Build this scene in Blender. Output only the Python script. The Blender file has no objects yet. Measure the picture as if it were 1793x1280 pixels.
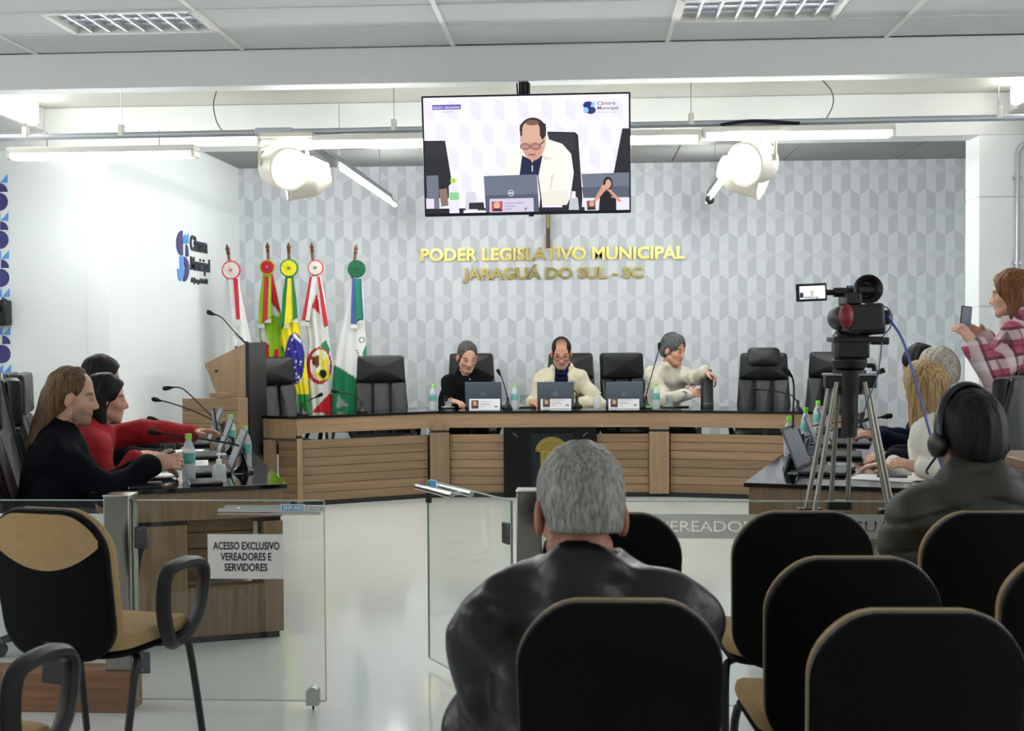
import bpy, bmesh, math, random
import numpy as np
from mathutils import Matrix, Vector
SC = bpy.context.scene
COL = SC.collection
random.seed(7); RNG = np.random.default_rng(7)
R = math.radians
# ------------------------------------------------------------------ camera
FPX, CAMH = 2200.0, 1.45
YAW, PITCH, ROLL = R(3.36), math.atan(63 / FPX), R(-0.36)
CAMROT = (Matrix.Rotation(YAW, 3, 'Z') @ Matrix.Rotation(math.pi / 2 - PITCH, 3, 'X') @ Matrix.Rotation(ROLL, 3, 'Z'))
cam_d = bpy.data.cameras.new('camera'); cam = bpy.data.objects.new('camera', cam_d); COL.objects.link(cam)
cam.matrix_world = Matrix.Translation((0, 0, CAMH)) @ CAMROT.to_4x4()
cam_d.sensor_width = 36; cam_d.lens = FPX / 1793 * 36; cam_d.clip_start = .05; cam_d.clip_end = 80
cam_d.dof.use_dof = True; cam_d.dof.focus_distance = 8.5; cam_d.dof.aperture_fstop = 7.0
SC.camera = cam
# ------------------------------------------------------------------ world, exposure
w = bpy.data.worlds.new('world'); SC.world = w; w.use_nodes = True
w.node_tree.nodes['Background'].inputs[0].default_value = (.97, .98, 1, 1)
w.node_tree.nodes['Background'].inputs[1].default_value = 1.25
SC.view_settings.view_transform = 'Standard'; SC.view_settings.look = 'None'
SC.view_settings.exposure = 1.25; SC.view_settings.gamma = 1; SC.view_settings.use_curve_mapping = False
TUBE_E = 24.0      # emission of the fluorescent tubes

# ------------------------------------------------------------------ pixel -> place helpers
CP = Vector((0, 0, CAMH))
def ray(px, py):
    return CAMROT @ Vector(((px - 896.5) / FPX, -(py - 640) / FPX, -1))
def onD(px, py, d): return CP + ray(px, py) * d
def onZ(px, py, z):
    r = ray(px, py); return CP + r * ((z - CAMH) / r.z)
def onY(px, py, y):
    r = ray(px, py); return CP + r * (y / r.y)
def onX(px, py, x):
    r = ray(px, py); return CP + r * (x / r.x)
def depth(p): return (CAMROT.transposed() @ (Vector(p) - CP)).z * -1
def lin(c):
    return tuple((v / 12.92 if v <= .04045 else ((v + .055) / 1.055) ** 2.4) for v in c)
def hx(s):
    return lin(tuple(int(s[i:i + 2], 16) / 255 for i in (0, 2, 4)))

# ------------------------------------------------------------------ materials
MATS = {}
def nodes_of(name):
    m = bpy.data.materials.new(name); m.use_nodes = True
    nt = m.node_tree; return m, nt, nt.nodes['Principled BSDF']
def mat(name, col, rough=.5, metal=0, var=.06, nscale=8, bump=0, bscale=60, spec=.5, coat=0, emit=0, stretch=None, sheen=0):
    if name in MATS: return MATS[name]
    m, nt, b = nodes_of(name); N, L = nt.nodes, nt.links
    c = hx(col) if isinstance(col, str) else col
    tc = N.new('ShaderNodeTexCoord'); src = tc.outputs['Object']
    if stretch:
        mp = N.new('ShaderNodeMapping'); mp.inputs['Scale'].default_value = stretch
        L.new(src, mp.inputs[0]); src = mp.outputs[0]
    if var:
        n = N.new('ShaderNodeTexNoise'); n.inputs['Scale'].default_value = nscale; n.inputs['Detail'].default_value = 4
        L.new(src, n.inputs['Vector'])
        r = N.new('ShaderNodeValToRGB'); r.color_ramp.elements[0].position = .3; r.color_ramp.elements[1].position = .7
        r.color_ramp.elements[0].color = (*[v * (1 - var) for v in c], 1); r.color_ramp.elements[1].color = (*[min(1, v * (1 + var)) for v in c], 1)
        L.new(n.outputs[0], r.inputs[0]); L.new(r.outputs[0], b.inputs['Base Color'])
    else: b.inputs['Base Color'].default_value = (*c, 1)
    b.inputs['Roughness'].default_value = rough; b.inputs['Metallic'].default_value = metal
    b.inputs['Specular IOR Level'].default_value = spec
    b.inputs['Coat Weight'].default_value = coat
    if sheen: b.inputs['Sheen Weight'].default_value = sheen
    if emit:
        b.inputs['Emission Color'].default_value = (*c, 1); b.inputs['Emission Strength'].default_value = emit
    if bump:
        n2 = N.new('ShaderNodeTexNoise'); n2.inputs['Scale'].default_value = bscale; n2.inputs['Detail'].default_value = 3
        L.new(src, n2.inputs['Vector'])
        bp = N.new('ShaderNodeBump'); bp.inputs['Strength'].default_value = bump; bp.inputs['Distance'].default_value = .01
        L.new(n2.outputs[0], bp.inputs['Height']); L.new(bp.outputs[0], b.inputs['Normal'])
    MATS[name] = m; return m
def emat(name, col, strength):
    if name in MATS: return MATS[name]
    m, nt, b = nodes_of(name)
    c = hx(col) if isinstance(col, str) else col
    b.inputs['Base Color'].default_value = (*c, 1); b.inputs['Emission Color'].default_value = (*c, 1)
    b.inputs['Emission Strength'].default_value = strength; MATS[name] = m; return m
def screen_mat(name, col, k=1.0):      # backlit picture element
    if name in MATS: return MATS[name]
    m, nt, b = nodes_of(name); c = hx(col)
    b.inputs['Base Color'].default_value = (.01, .01, .01, 1); b.inputs['Emission Color'].default_value = (*c, 1)
    b.inputs['Emission Strength'].default_value = k; b.inputs['Roughness'].default_value = .3; MATS[name] = m; return m
def glass_mat(name, tint=(.93, .97, .95), fac=1.0, rough=0.0):
    if name in MATS: return MATS[name]
    m = bpy.data.materials.new(name); m.use_nodes = True; nt = m.node_tree; N, L = nt.nodes, nt.links; N.clear()
    o = N.new('ShaderNodeOutputMaterial'); mx = N.new('ShaderNodeMixShader'); t = N.new('ShaderNodeBsdfTransparent')
    g = N.new('ShaderNodeBsdfGlossy'); f = N.new('ShaderNodeFresnel'); mu = N.new('ShaderNodeMath'); mu.operation = 'MULTIPLY'
    mu.inputs[1].default_value = fac; f.inputs[0].default_value = 1.45
    t.inputs[0].default_value = (*tint, 1); g.inputs['Roughness'].default_value = rough
    ge = N.new('ShaderNodeNewGeometry'); iv = N.new('ShaderNodeMath'); iv.operation = 'SUBTRACT'; iv.inputs[0].default_value = 1.0
    L.new(ge.outputs['Backfacing'], iv.inputs[1]); m2 = N.new('ShaderNodeMath'); m2.operation = 'MULTIPLY'
    L.new(f.outputs[0], mu.inputs[0]); L.new(mu.outputs[0], m2.inputs[0]); L.new(iv.outputs[0], m2.inputs[1]); L.new(m2.outputs[0], mx.inputs[0]); L.new(t.outputs[0], mx.inputs[1]); L.new(g.outputs[0], mx.inputs[2])
    L.new(mx.outputs[0], o.inputs[0]); MATS[name] = m; return m
def frost_mat(name, col, alpha):
    if name in MATS: return MATS[name]
    m, nt, b = nodes_of(name); b.inputs['Base Color'].default_value = (*col, 1); b.inputs['Alpha'].default_value = alpha
    b.inputs['Roughness'].default_value = .6; MATS[name] = m; return m
def vcol_mat(name, rough=.6, bump=0, bscale=120, sheen=0, spec=.4):
    if name in MATS: return MATS[name]
    m, nt, b = nodes_of(name); N, L = nt.nodes, nt.links
    a = N.new('ShaderNodeVertexColor'); a.layer_name = 'Col'; L.new(a.outputs[0], b.inputs['Base Color'])
    b.inputs['Roughness'].default_value = rough; b.inputs['Specular IOR Level'].default_value = spec
    if bump:
        n2 = N.new('ShaderNodeTexNoise'); n2.inputs['Scale'].default_value = bscale
        bp = N.new('ShaderNodeBump'); bp.inputs['Strength'].default_value = bump; bp.inputs['Distance'].default_value = .005
        tc = N.new('ShaderNodeTexCoord'); L.new(tc.outputs['Object'], n2.inputs['Vector'])
        L.new(n2.outputs[0], bp.inputs['Height']); L.new(bp.outputs[0], b.inputs['Normal'])
    MATS[name] = m; return m
def wood_mat(name, c1, c2, axis='Z', rough=.45):
    if name in MATS: return MATS[name]
    m, nt, b = nodes_of(name); N, L = nt.nodes, nt.links
    tc = N.new('ShaderNodeTexCoord'); oi = N.new('ShaderNodeObjectInfo')
    va = N.new('ShaderNodeVectorMath'); va.operation = 'ADD'; L.new(tc.outputs['Object'], va.inputs[0])
    vs = N.new('ShaderNodeVectorMath'); vs.operation = 'SCALE'; vs.inputs['Scale'].default_value = 7
    cx = N.new('ShaderNodeCombineXYZ')
    for i in range(3): L.new(oi.outputs['Random'], cx.inputs[i])
    L.new(cx.outputs[0], vs.inputs[0]); L.new(vs.outputs[0], va.inputs[1])
    mp = N.new('ShaderNodeMapping'); s = [38, 38, 38]; s['XYZ'.index(axis)] = 1.6
    mp.inputs['Scale'].default_value = s; L.new(va.outputs[0], mp.inputs[0])
    n = N.new('ShaderNodeTexNoise'); n.inputs['Scale'].default_value = 1.2; n.inputs['Detail'].default_value = 5; n.inputs['Distortion'].default_value = .6
    L.new(mp.outputs[0], n.inputs['Vector'])
    r = N.new('ShaderNodeValToRGB'); r.color_ramp.elements[0].position = .3; r.color_ramp.elements[1].position = .72
    r.color_ramp.elements[0].color = (*hx(c1), 1); r.color_ramp.elements[1].color = (*hx(c2), 1)
    L.new(n.outputs[0], r.inputs[0])
    hs = N.new('ShaderNodeHueSaturation'); mr = N.new('ShaderNodeMapRange'); mr.inputs[3].default_value = .9; mr.inputs[4].default_value = 1.25
    L.new(oi.outputs['Random'], mr.inputs[0]); L.new(mr.outputs[0], hs.inputs['Value']); L.new(r.outputs[0], hs.inputs['Color'])
    L.new(hs.outputs[0], b.inputs['Base Color']); b.inputs['Roughness'].default_value = rough
    bp = N.new('ShaderNodeBump'); bp.inputs['Strength'].default_value = .08; bp.inputs['Distance'].default_value = .005
    L.new(n.outputs[0], bp.inputs['Height']); L.new(bp.outputs[0], b.inputs['Normal'])
    MATS[name] = m; return m

# ------------------------------------------------------------------ mesh builder
class MB:
    def __init__(s): s.v = []; s.f = []; s.mi = []; s.cur = 0
    def add(s, vs, fs):
        o = len(s.v); s.v += [tuple(v) for v in vs]; s.f += [tuple(i + o for i in f) for f in fs]; s.mi += [s.cur] * len(fs); return s
    def box(s, c, d, rot=None):
        x, y, z = [k / 2 for k in d]
        vs = [Vector((i * x, j * y, k * z)) for i in (-1, 1) for j in (-1, 1) for k in (-1, 1)]
        if rot is not None: vs = [rot @ v for v in vs]
        vs = [v + Vector(c) for v in vs]
        return s.add(vs, [(0, 1, 3, 2), (4, 6, 7, 5), (0, 4, 5, 1), (2, 3, 7, 6), (0, 2, 6, 4), (1, 5, 7, 3)])
    def span(s, a, b):
        a, b = Vector(a), Vector(b); return s.box((a + b) / 2, [abs(k) for k in (b - a)])
    def hexa(s, p):          # 8 points: bottom quad ccw, top quad ccw
        return s.add(p, [(3, 2, 1, 0), (4, 5, 6, 7), (0, 1, 5, 4), (1, 2, 6, 5), (2, 3, 7, 6), (3, 0, 4, 7)])
    def tube(s, pts, r, n=10, caps=True, flat=1.0):
        P = [Vector(p) for p in pts]; m = len(P); rr = r if isinstance(r, (list, tuple)) else [r] * m
        vs = []; prev = None
        for i, p in enumerate(P):
            t = (P[min(i + 1, m - 1)] - P[max(i - 1, 0)]).normalized()
            if prev is None:
                u = t.cross(Vector((0, 0, 1)) if abs(t.z) < .95 else Vector((1, 0, 0))).normalized()
            else:
                u = (prev - t * prev.dot(t)).normalized()
            prev = u; q = t.cross(u)
            vs += [p + (u * math.cos(a) * flat + q * math.sin(a)) * rr[i] for a in [2 * math.pi * k / n for k in range(n)]]
        fs = [(i * n + k, i * n + (k + 1) % n, (i + 1) * n + (k + 1) % n, (i + 1) * n + k) for i in range(m - 1) for k in range(n)]
        if caps: fs += [tuple(reversed(range(n))), tuple(range((m - 1) * n, m * n))]
        return s.add(vs, fs)
    def cyl(s, a, b, r0, r1=None, n=16): return s.tube([a, b], [r0, r0 if r1 is None else r1], n)
    def lathe(s, prof, n=20, c=(0, 0, 0), rot=None):
        vs = []; m = len(prof)
        for (r, z) in prof:
            for k in range(n):
                a = 2 * math.pi * k / n; v = Vector((r * math.cos(a), r * math.sin(a), z))
                if rot is not None: v = rot @ v
                vs.append(v + Vector(c))
        fs = [(i * n + k, i * n + (k + 1) % n, (i + 1) * n + (k + 1) % n, (i + 1) * n + k) for i in range(m - 1) for k in range(n)]
        fs += [tuple(reversed(range(n))), tuple(range((m - 1) * n, m * n))]
        return s.add(vs, fs)
    def prism(s, poly, vec, tf=None):   # poly: list of 3D points (or 2D + tf), extruded along vec
        P = [Vector(tf(*p)) if tf else Vector(p) for p in poly]; v = Vector(vec); n = len(P)
        return s.add(P + [p + v for p in P], [tuple(reversed(range(n))), tuple(range(n, 2 * n))] + [(i, (i + 1) % n, n + (i + 1) % n, n + i) for i in range(n)])
    def sphere(s, c, r, nu=16, nv=10, rot=None):
        rx, ry, rz = (r, r, r) if not isinstance(r, (list, tuple)) else r
        vs = [Vector((0, 0, -rz))]
        for j in range(1, nv):
            t = math.pi * j / nv - math.pi / 2
            vs += [Vector((rx * math.cos(t) * math.cos(2 * math.pi * k / nu), ry * math.cos(t) * math.sin(2 * math.pi * k / nu), rz * math.sin(t))) for k in range(nu)]
        vs.append(Vector((0, 0, rz)))
        if rot is not None: vs = [rot @ v for v in vs]
        vs = [v + Vector(c) for v in vs]; e = len(vs) - 1
        fs = [(0, 1 + (k + 1) % nu, 1 + k) for k in range(nu)]
        for j in range(nv - 2):
            a = 1 + j * nu; fs += [(a + k, a + (k + 1) % nu, a + nu + (k + 1) % nu, a + nu + k) for k in range(nu)]
        a = 1 + (nv - 2) * nu; fs += [(a + k, a + (k + 1) % nu, e) for k in range(nu)]
        return s.add(vs, fs)
    def build(s, name, m, parent=None, smooth=True, bevel=0, ang=.7, seg=2):
        me = bpy.data.meshes.new(name); me.from_pydata(s.v, [], s.f)
        ms = m if isinstance(m, (list, tuple)) else [m]
        for k in ms: me.materials.append(k)
        if len(ms) > 1: me.polygons.foreach_set('material_index', s.mi)
        bm = bmesh.new(); bm.from_mesh(me); bmesh.ops.recalc_face_normals(bm, faces=bm.faces[:]); bm.to_mesh(me); bm.free()
        if smooth: me.shade_smooth(); me.set_sharp_from_angle(angle=ang)
        o = bpy.data.objects.new(name, me); COL.objects.link(o)
        if parent is not None: o.parent = parent
        if bevel:
            b = o.modifiers.new('bevel', 'BEVEL'); b.width = bevel; b.segments = seg; b.limit_method = 'ANGLE'; b.angle_limit = .6
        return o
def thing(name, label, cat, loc=(0, 0, 0), rz=0, group=None):
    o = bpy.data.objects.new(name, None); COL.objects.link(o); o.empty_display_size = .1
    o.location = loc; o.rotation_euler = (0, 0, rz); o['label'] = label; o['category'] = cat
    if group: o['group'] = group
    return o
def tag(o, label, cat, group=None):
    o['label'] = label; o['category'] = cat
    if group: o['group'] = group
    return o
def struct(o): o['kind'] = 'structure'; return o
def dup(root, loc, rz, label=None, group=None):
    r = root.copy(); COL.objects.link(r); r.location = loc; r.rotation_euler = (0, 0, rz)
    if label: r['label'] = label
    if group: r['group'] = group
    for ch in root.children:
        c = ch.copy(); COL.objects.link(c); c.parent = r
        for g in ch.children:
            d = g.copy(); COL.objects.link(d); d.parent = c
    return r
def text_mesh(s, bold=0.0, ext=.02, res=3):
    cu = bpy.data.curves.new('t', 'FONT'); cu.body = s; cu.size = 1; cu.extrude = ext; cu.offset = bold; cu.resolution_u = res
    ob = bpy.data.objects.new('t', cu)
    me = bpy.data.meshes.new_from_object(ob)
    n = len(me.vertices); co = np.empty(n * 3); me.vertices.foreach_get('co', co); co = co.reshape(-1, 3)
    bpy.data.objects.remove(ob); bpy.data.curves.remove(cu)
    return me, co
def place_text(s, name, m, o, ux, uy, width, height, thick, parent=None, bold=.012):
    """text filling the box from o along ux (width) and uy (height), thick along ux x uy"""
    me, co = text_mesh(s, bold); lo, hi = co.min(0), co.max(0); sz = np.maximum(hi - lo, 1e-6)
    q = (co - lo) / sz
    ux, uy = Vector(ux).normalized(), Vector(uy).normalized(); n = ux.cross(uy)
    W = np.array(o)[None] + q[:, :1] * np.array(ux * width)[None] + q[:, 1:2] * np.array(uy * height)[None] + q[:, 2:3] * np.array(n * thick)[None]
    me.vertices.foreach_set('co', W.ravel()); me.update(); me.name = name; me.materials.clear(); me.materials.append(m)
    ob = bpy.data.objects.new(name, me); COL.objects.link(ob)
    if parent is not None: ob.parent = parent
    return ob
def rz_of(fx, fy): return -math.atan2(fx, fy)
# ================================================================== THE ROOM
YB, YF, XL, XR = 12.70, 9.135, -3.53, 4.15
ZC, YBM, YG = 3.11, 7.36, 4.72
Y0 = -1.6; XW0, XW1 = -4.9, 4.3
M_WALL = mat('white wall paint', 'e6eaea', .55, var=.012, nscale=1.5)
M_BEAM = mat('white beam paint', 'e0e2e0', .6, var=.03, nscale=1.2)
M_TILE = mat('ceiling tile', 'd2d6d6', .8, var=.02, nscale=3)
M_TBAR = mat('ceiling grid bar', 'ecebe6', .5, var=0)
M_GREYC = mat('grey ceiling slab', '8f8f8c', .7, var=.07, nscale=2)
M_MIDC = mat('plaster ceiling', 'd8d8cf', .7, var=.04, nscale=2)
M_BLACK = mat('black plastic', '0b0b0c', .45, var=0)
M_BLACKG = mat('black glossy top', '08090a', .06, var=0, spec=.6)
M_CHROME = mat('chrome', 'c9c9c9', .12, metal=1, var=0)
M_STEEL = mat('brushed steel', 'a5a7aa', .3, metal=1, var=.05)
M_GALV = mat('galvanised conduit', 'b9c0c9', .35, metal=.6, var=.05)
M_WHITEP = mat('white plastic', 'eceae2', .35, var=0)
M_PAPER = mat('white paper', 'e6e6e2', .8, var=0)
M_WOODV = wood_mat('wood vertical grain', '75604a', '8f7558', 'Z')
M_WOODH = wood_mat('wood horizontal grain', '7e674d', '97795a', 'X')
M_WOODP = wood_mat('wood plank', '735d45', '8c7254', 'X')
M_LEATH = mat('black leather', '121315', .38, var=.1, nscale=20, bump=.15, bscale=250)
M_FABK = mat('black shell', '0a0a0a', .75, var=.05, spec=.25)
M_BEIGE = mat('beige upholstery', 'a98c60', .85, var=.06, nscale=40, bump=.1, bscale=300)

def wallpaper():
    m, nt, b = nodes_of('geometric wallpaper'); N, L = nt.nodes, nt.links
    tc = N.new('ShaderNodeTexCoord'); sp = N.new('ShaderNodeSeparateXYZ'); L.new(tc.outputs['Object'], sp.inputs[0])
    def M(op, a, bb=None, c=None):
        n = N.new('ShaderNodeMath'); n.operation = op
        for i, v in enumerate((a, bb, c)):
            if v is None: continue
            if isinstance(v, (int, float)): n.inputs[i].default_value = v
            else: L.new(v, n.inputs[i])
        return n.outputs[0]
    wc, hh, fa, Rw = .0925, .06, .1775, .415
    u = M('DIVIDE', sp.outputs[0], wc); y = M('MULTIPLY', sp.outputs[2], -1)
    um = M('FLOORED_MODULO', u, 2.0)                     # 0..2, right half 0..1, left half 1..2
    a = M('PINGPONG', u, 1.0)
    right = M('LESS_THAN', um, 1.0)
    qe = M('FLOORED_MODULO', M('SUBTRACT', y, M('MULTIPLY', M('SUBTRACT', 1.0, a), hh)), 2 * Rw)
    qo = M('FLOORED_MODULO', M('SUBTRACT', M('SUBTRACT', y, Rw), M('MULTIPLY', a, hh)), 2 * Rw)
    def faces(q, rt):
        f1 = M('LESS_THAN', q, fa); f2 = M('MULTIPLY', M('GREATER_THAN', q, fa), M('LESS_THAN', q, 2 * fa))
        lt = M('SUBTRACT', 1.0, rt)
        dark = M('ADD', M('MULTIPLY', f1, rt), M('MULTIPLY', f2, lt)); light = M('ADD', M('MULTIPLY', f1, lt), M('MULTIPLY', f2, rt))
        # flat dark and light tones of the printed faces
        return dark, light
    d1, l1 = faces(qe, right); d2, l2 = faces(qo, M('SUBTRACT', 1.0, right))
    dark = M('ADD', d1, d2); light = M('ADD', l1, l2)
    val = M('ADD', .5, M('SUBTRACT', M('MULTIPLY', light, .33), M('MULTIPLY', dark, .5)))
    r = N.new('ShaderNodeValToRGB'); r.color_ramp.elements[0].color = (*hx('c8ccd0'), 1); r.color_ramp.elements[1].color = (*hx('e3e6e9'), 1)
    L.new(val, r.inputs[0]); L.new(r.outputs[0], b.inputs['Base Color']); b.inputs['Roughness'].default_value = .55
    return m
floor_m, nt, b = nodes_of('epoxy floor'); N, L = nt.nodes, nt.links
n = N.new('ShaderNodeTexNoise'); n.inputs['Scale'].default_value = .9; n.inputs['Detail'].default_value = 5
tc = N.new('ShaderNodeTexCoord'); L.new(tc.outputs['Object'], n.inputs['Vector'])
r = N.new('ShaderNodeValToRGB'); r.color_ramp.elements[0].color = (*hx('d3d6d2'), 1); r.color_ramp.elements[1].color = (*hx('e2e4e0'), 1)
L.new(n.outputs[0], r.inputs[0]); L.new(r.outputs[0], b.inputs['Base Color']); b.inputs['Roughness'].default_value = .11; b.inputs['Specular IOR Level'].default_value = .7
n3 = N.new('ShaderNodeTexNoise'); n3.inputs['Scale'].default_value = 3.0; L.new(tc.outputs['Object'], n3.inputs['Vector'])
bp = N.new('ShaderNodeBump'); bp.inputs['Strength'].default_value = .05; bp.inputs['Distance'].default_value = .02
L.new(n3.outputs[0], bp.inputs['Height']); L.new(bp.outputs[0], b.inputs['Normal'])
MATS['floor'] = floor_m

struct(MB().span((XW0 - .2, Y0 - .15, -.1), (XW1 + .2, YB + .2, 0)).build('floor', floor_m))
# back wall with the printed geometric wallpaper (origin set for the pattern phase)
wp0 = onY(681.7, 525.4, YB)
wb = MB().span((XL - .2 - wp0.x, 0, -wp0.z), (XR + .2 - wp0.x, .15, ZC + .1 - wp0.z)).build('wall_back', wallpaper())
wb.location = (wp0.x, YB, wp0.z); struct(wb)
struct(MB().span((XL - .15, YF, 0), (XL, YB, ZC)).build('wall_left', M_WALL))
struct(MB().span((XR, YF, 0), (XR + .15, YB, ZC)).build('wall_right', M_WALL))
wfl = struct(MB().span((XW0, YF, 0), (XL - .15, YF + .15, ZC)).build('wall_alcove_left', M_WALL))
# thin raised edge strip at the alcove corner
struct(MB().span((XL - .16, YF - .012, 0), (XL + .012, YF + .03, 2.79)).build('trim_1', M_WALL, bevel=.004))
# right pier with stacked cladding panels
pier = struct(MB().span((2.80, YF + .01, 0), (XW1, YF + .32, ZC)).build('wall_alcove_right', M_BEAM))
zs = [0, .62, 1.45 + .39, onY(1730, 345, YF).z, ZC]
zs = sorted([0.01, onY(1715, 537, YF).z, onY(1715, 345, YF).z, 2.82])
for i in range(3):
    MB().span((2.795, YF - .004, zs[i] + .002), (3.35, YF + .322, zs[i + 1] - .002)).build('panel', M_WALL, pier, bevel=.003)
# side walls of the hall and rear wall; unseen windows added to let daylight in
ADDED_WINS = ((-.9, 2.2), (2.9, 6.2)); WZ0, WZ1 = .95, 2.85
M_FRAME = mat('white added frame', 'e4e6e6', .4, var=0); wn = 0
for nm, xa_, xb_ in (('wall_side_left', XW0 - .15, XW0), ('wall_side_right', XW1, XW1 + .15)):
    mb = MB().span((xa_, Y0, 0), (xb_, YF + .15, WZ0)).span((xa_, Y0, WZ1), (xb_, YF + .15, ZC)); e = [Y0] + [v for w2 in ADDED_WINS for v in w2] + [YF + .15]
    for k in range(0, len(e), 2): mb.span((xa_, e[k], WZ0), (xb_, e[k + 1], WZ1))
    struct(mb.build(nm, M_WALL, smooth=False))
    for (a_, b_) in ADDED_WINS:
        wn += 1; xm = (xa_ + xb_) / 2; fm = MB()
        for y_ in (a_ + .02, (2 * a_ + b_) / 3, (a_ + 2 * b_) / 3, b_ - .02): fm.span((xm - .03, y_ - .025, WZ0), (xm + .03, y_ + .025, WZ1))
        for z_ in (WZ0 + .02, WZ1 - .02): fm.span((xm - .03, a_, z_ - .025), (xm + .03, b_, z_ + .025))
        struct(fm.build('added_window_%d' % wn, M_FRAME, smooth=False))
struct(MB().span((XW0 - .15, Y0 - .15, 0), (XW1 + .15, Y0, ZC)).build('wall_rear', M_WALL))
# beams
struct(MB().span((XW0, YBM, 2.90), (XW1, YBM + .16, ZC)).build('trim_2', M_BEAM, bevel=.006))
struct(MB().span((XW0, YF - .01, 2.805), (XW1, YF + .25, ZC)).build('trim_3', M_BEAM, bevel=.006))
struct(MB().span((XW0, YBM + .16, 2.94), (-3.985, YF - .01, ZC)).build('trim_4', M_BEAM, bevel=.006))
struct(MB().span((2.99, YBM + .16, 2.96), (XW1, YF - .01, ZC)).build('trim_5', M_BEAM, bevel=.006))
# ceilings: slab above, tiles in a grid in the front hall, plaster strip, grey panels in the alcove
ceil = struct(MB().span((XW0 - .2, Y0 - .15, ZC + .03), (XW1 + .2, YB + .2, ZC + .15)).build('ceiling', M_BEAM))
xs = [-0.766 + 1.247 * k for k in range(-4, 6)]
ys = [YBM - .462 * k for k in range(0, 13)]
LIGHTS = {(2, 1), (5, 1), (5, 2)}
tile_me = None
for i in range(len(xs) - 1):
    x0, x1 = max(xs[i], XW0), min(xs[i + 1], XW1)
    if x1 - x0 < .1: continue
    for j in range(len(ys) - 1):
        if (i == 2 and j == 1) or (i == 5 and j == 1): continue
        dz = RNG.uniform(-.002, .002)
        mb = MB().span((x0 + .007, ys[j + 1] + .007, ZC + .004 + dz), (x1 - .007, ys[j] - .007, ZC + .018 + dz))
        mb.build('ceiling_tile', M_TILE, ceil, smooth=False)
for x in xs:
    if XW0 < x < XW1: MB().span((x - .012, ys[-1], ZC - .004), (x + .012, YBM, ZC + .006)).build('grid_bar', M_TBAR, ceil)
for y in ys[1:]:
    MB().span((XW0, y - .008, ZC - .002), (XW1, y + .008, ZC + .006)).build('grid_bar', M_TILE, ceil)
MB().span((XW0, Y0, ZC), (XW1, ys[-1], ZC + .02)).build('ceiling_panel', M_TILE, ceil)
MB().span((XW0, YBM + .16, ZC), (XW1, YF - .01, ZC + .02)).build('ceiling_panel', M_MIDC, ceil)
for k in range(7):
    x0 = XL + k * 1.10; x1 = min(x0 + 1.095, XR)
    MB().span((x0, YF + .25, ZC), (x1 - .004, YB, ZC + .02)).build('ceiling_panel', M_GREYC, ceil, bevel=.004)
# recessed louvre lights in the tile grid (switched off)
def louvre(x0, x1, y0, y1, label):
    t = thing('recessed_louvre_light', label, 'ceiling light', ((x0 + x1) / 2, (y0 + y1) / 2, ZC))
    a, c = (x1 - x0) / 2, (y1 - y0) / 2
    MB().span((-a, -c, .06), (a, c, .07)).build('housing', mat('lamp reflector', '9fb0cf', .25, metal=.7, var=0), t)
    f = MB()
    for s in (-1, 1):
        f.span((s * a - .015, -c, -.006), (s * a + .015, c, .06)).span((-a, s * c - .012, -.006), (a, s * c + .012, .06))
    f.build('frame', M_TBAR, t)
    for k in range(1, 8):
        x = -a + 2 * a * k / 8
        MB().span((x - .006, -c, .0), (x + .006, c, .035)).build('louvre_blade', mat('louvre blade', 'd0d4dc', .3, metal=.5, var=0), t)
    for k in range(1, 4):
        y = -c + 2 * c * k / 4
        MB().span((-a, y - .02, .022), (a, y + .02, .05)).build('reflector', mat('lamp reflector 2', 'cdd3e2', .12, metal=.9, var=0), t)
    return t
lx = [onZ(135, 40, ZC).x, onZ(365, 40, ZC).x]
for x0, x1 in ((xs[2], xs[2] + .42), (xs[6] - .38, xs[6])):
    MB().span((x0 + .007, ys[2] + .007, ZC + .004), (x1 - .003, ys[1] - .007, ZC + .018)).build('ceiling_tile', M_TILE, ceil, smooth=False)
louvre(xs[2] + .44, xs[3] - .02, ys[2] + .01, ys[1] - .01, 'recessed louvre ceiling light, switched off, with white end plate beside a tile')
louvre(xs[5] + .02, xs[6] - .40, ys[2] + .01, ys[1] - .01, 'recessed louvre ceiling light, switched off, directly beside a grid bar in front of the beam')

# ------------------------------------------------------------------ wall things
M_NAVY = mat('navy decal', '3b3a78', .4, var=0); M_BLUE = mat('light blue decal', '5f9be0', .4, var=0); M_INK = mat('dark lettering', '1b1f2b', .4, var=0)
def wall_px(px, py): return onX(px, py, XL)
sg = thing('wall_logo', 'blue rounded emblem and dark lettering of the municipal chamber on side wall', 'sign', (XL, 11.2, 1.9))
def wl(poly, name, m, th=.012):
    P = [Vector((XL, p.y, p.z)) - Vector(sg.location) for p in (wall_px(280 + x / 9.843, 390 + y / 9.843) for x, y in poly)]
    return MB().prism(P, (th, 0, 0)).build(name, m, sg, smooth=False)
def arc(cx, cy, rx, ry, a0, a1, n=14): return [(cx + rx * math.cos(R(a0 + (a1 - a0) * k / n)), cy + ry * math.sin(R(a0 + (a1 - a0) * k / n))) for k in range(n + 1)]
wl([(372, 135), (380, 560)] + arc(372, 350, 95, 215, 95, 265), 'emblem_shape', M_NAVY)
wl([(385, 360), (425, 360), (425, 200), (410, 210)], 'emblem_shape', M_BLUE); wl([(430, 360), (478, 360), (478, 190), (455, 220)], 'emblem_shape', M_BLUE)
wl([(440, 375), (436, 580), (478, 585)] + arc(440, 580, 38, 200, -10, -88), 'emblem_shape', M_NAVY)
wl([(332, 575), (388, 575), (392, 795), (340, 795)], 'emblem_shape', M_BLUE)
wl([(390, 585)] + arc(395, 800, 92, 215, -88, 88) + [(395, 800), (430, 800)], 'emblem_shape', M_NAVY)
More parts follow.
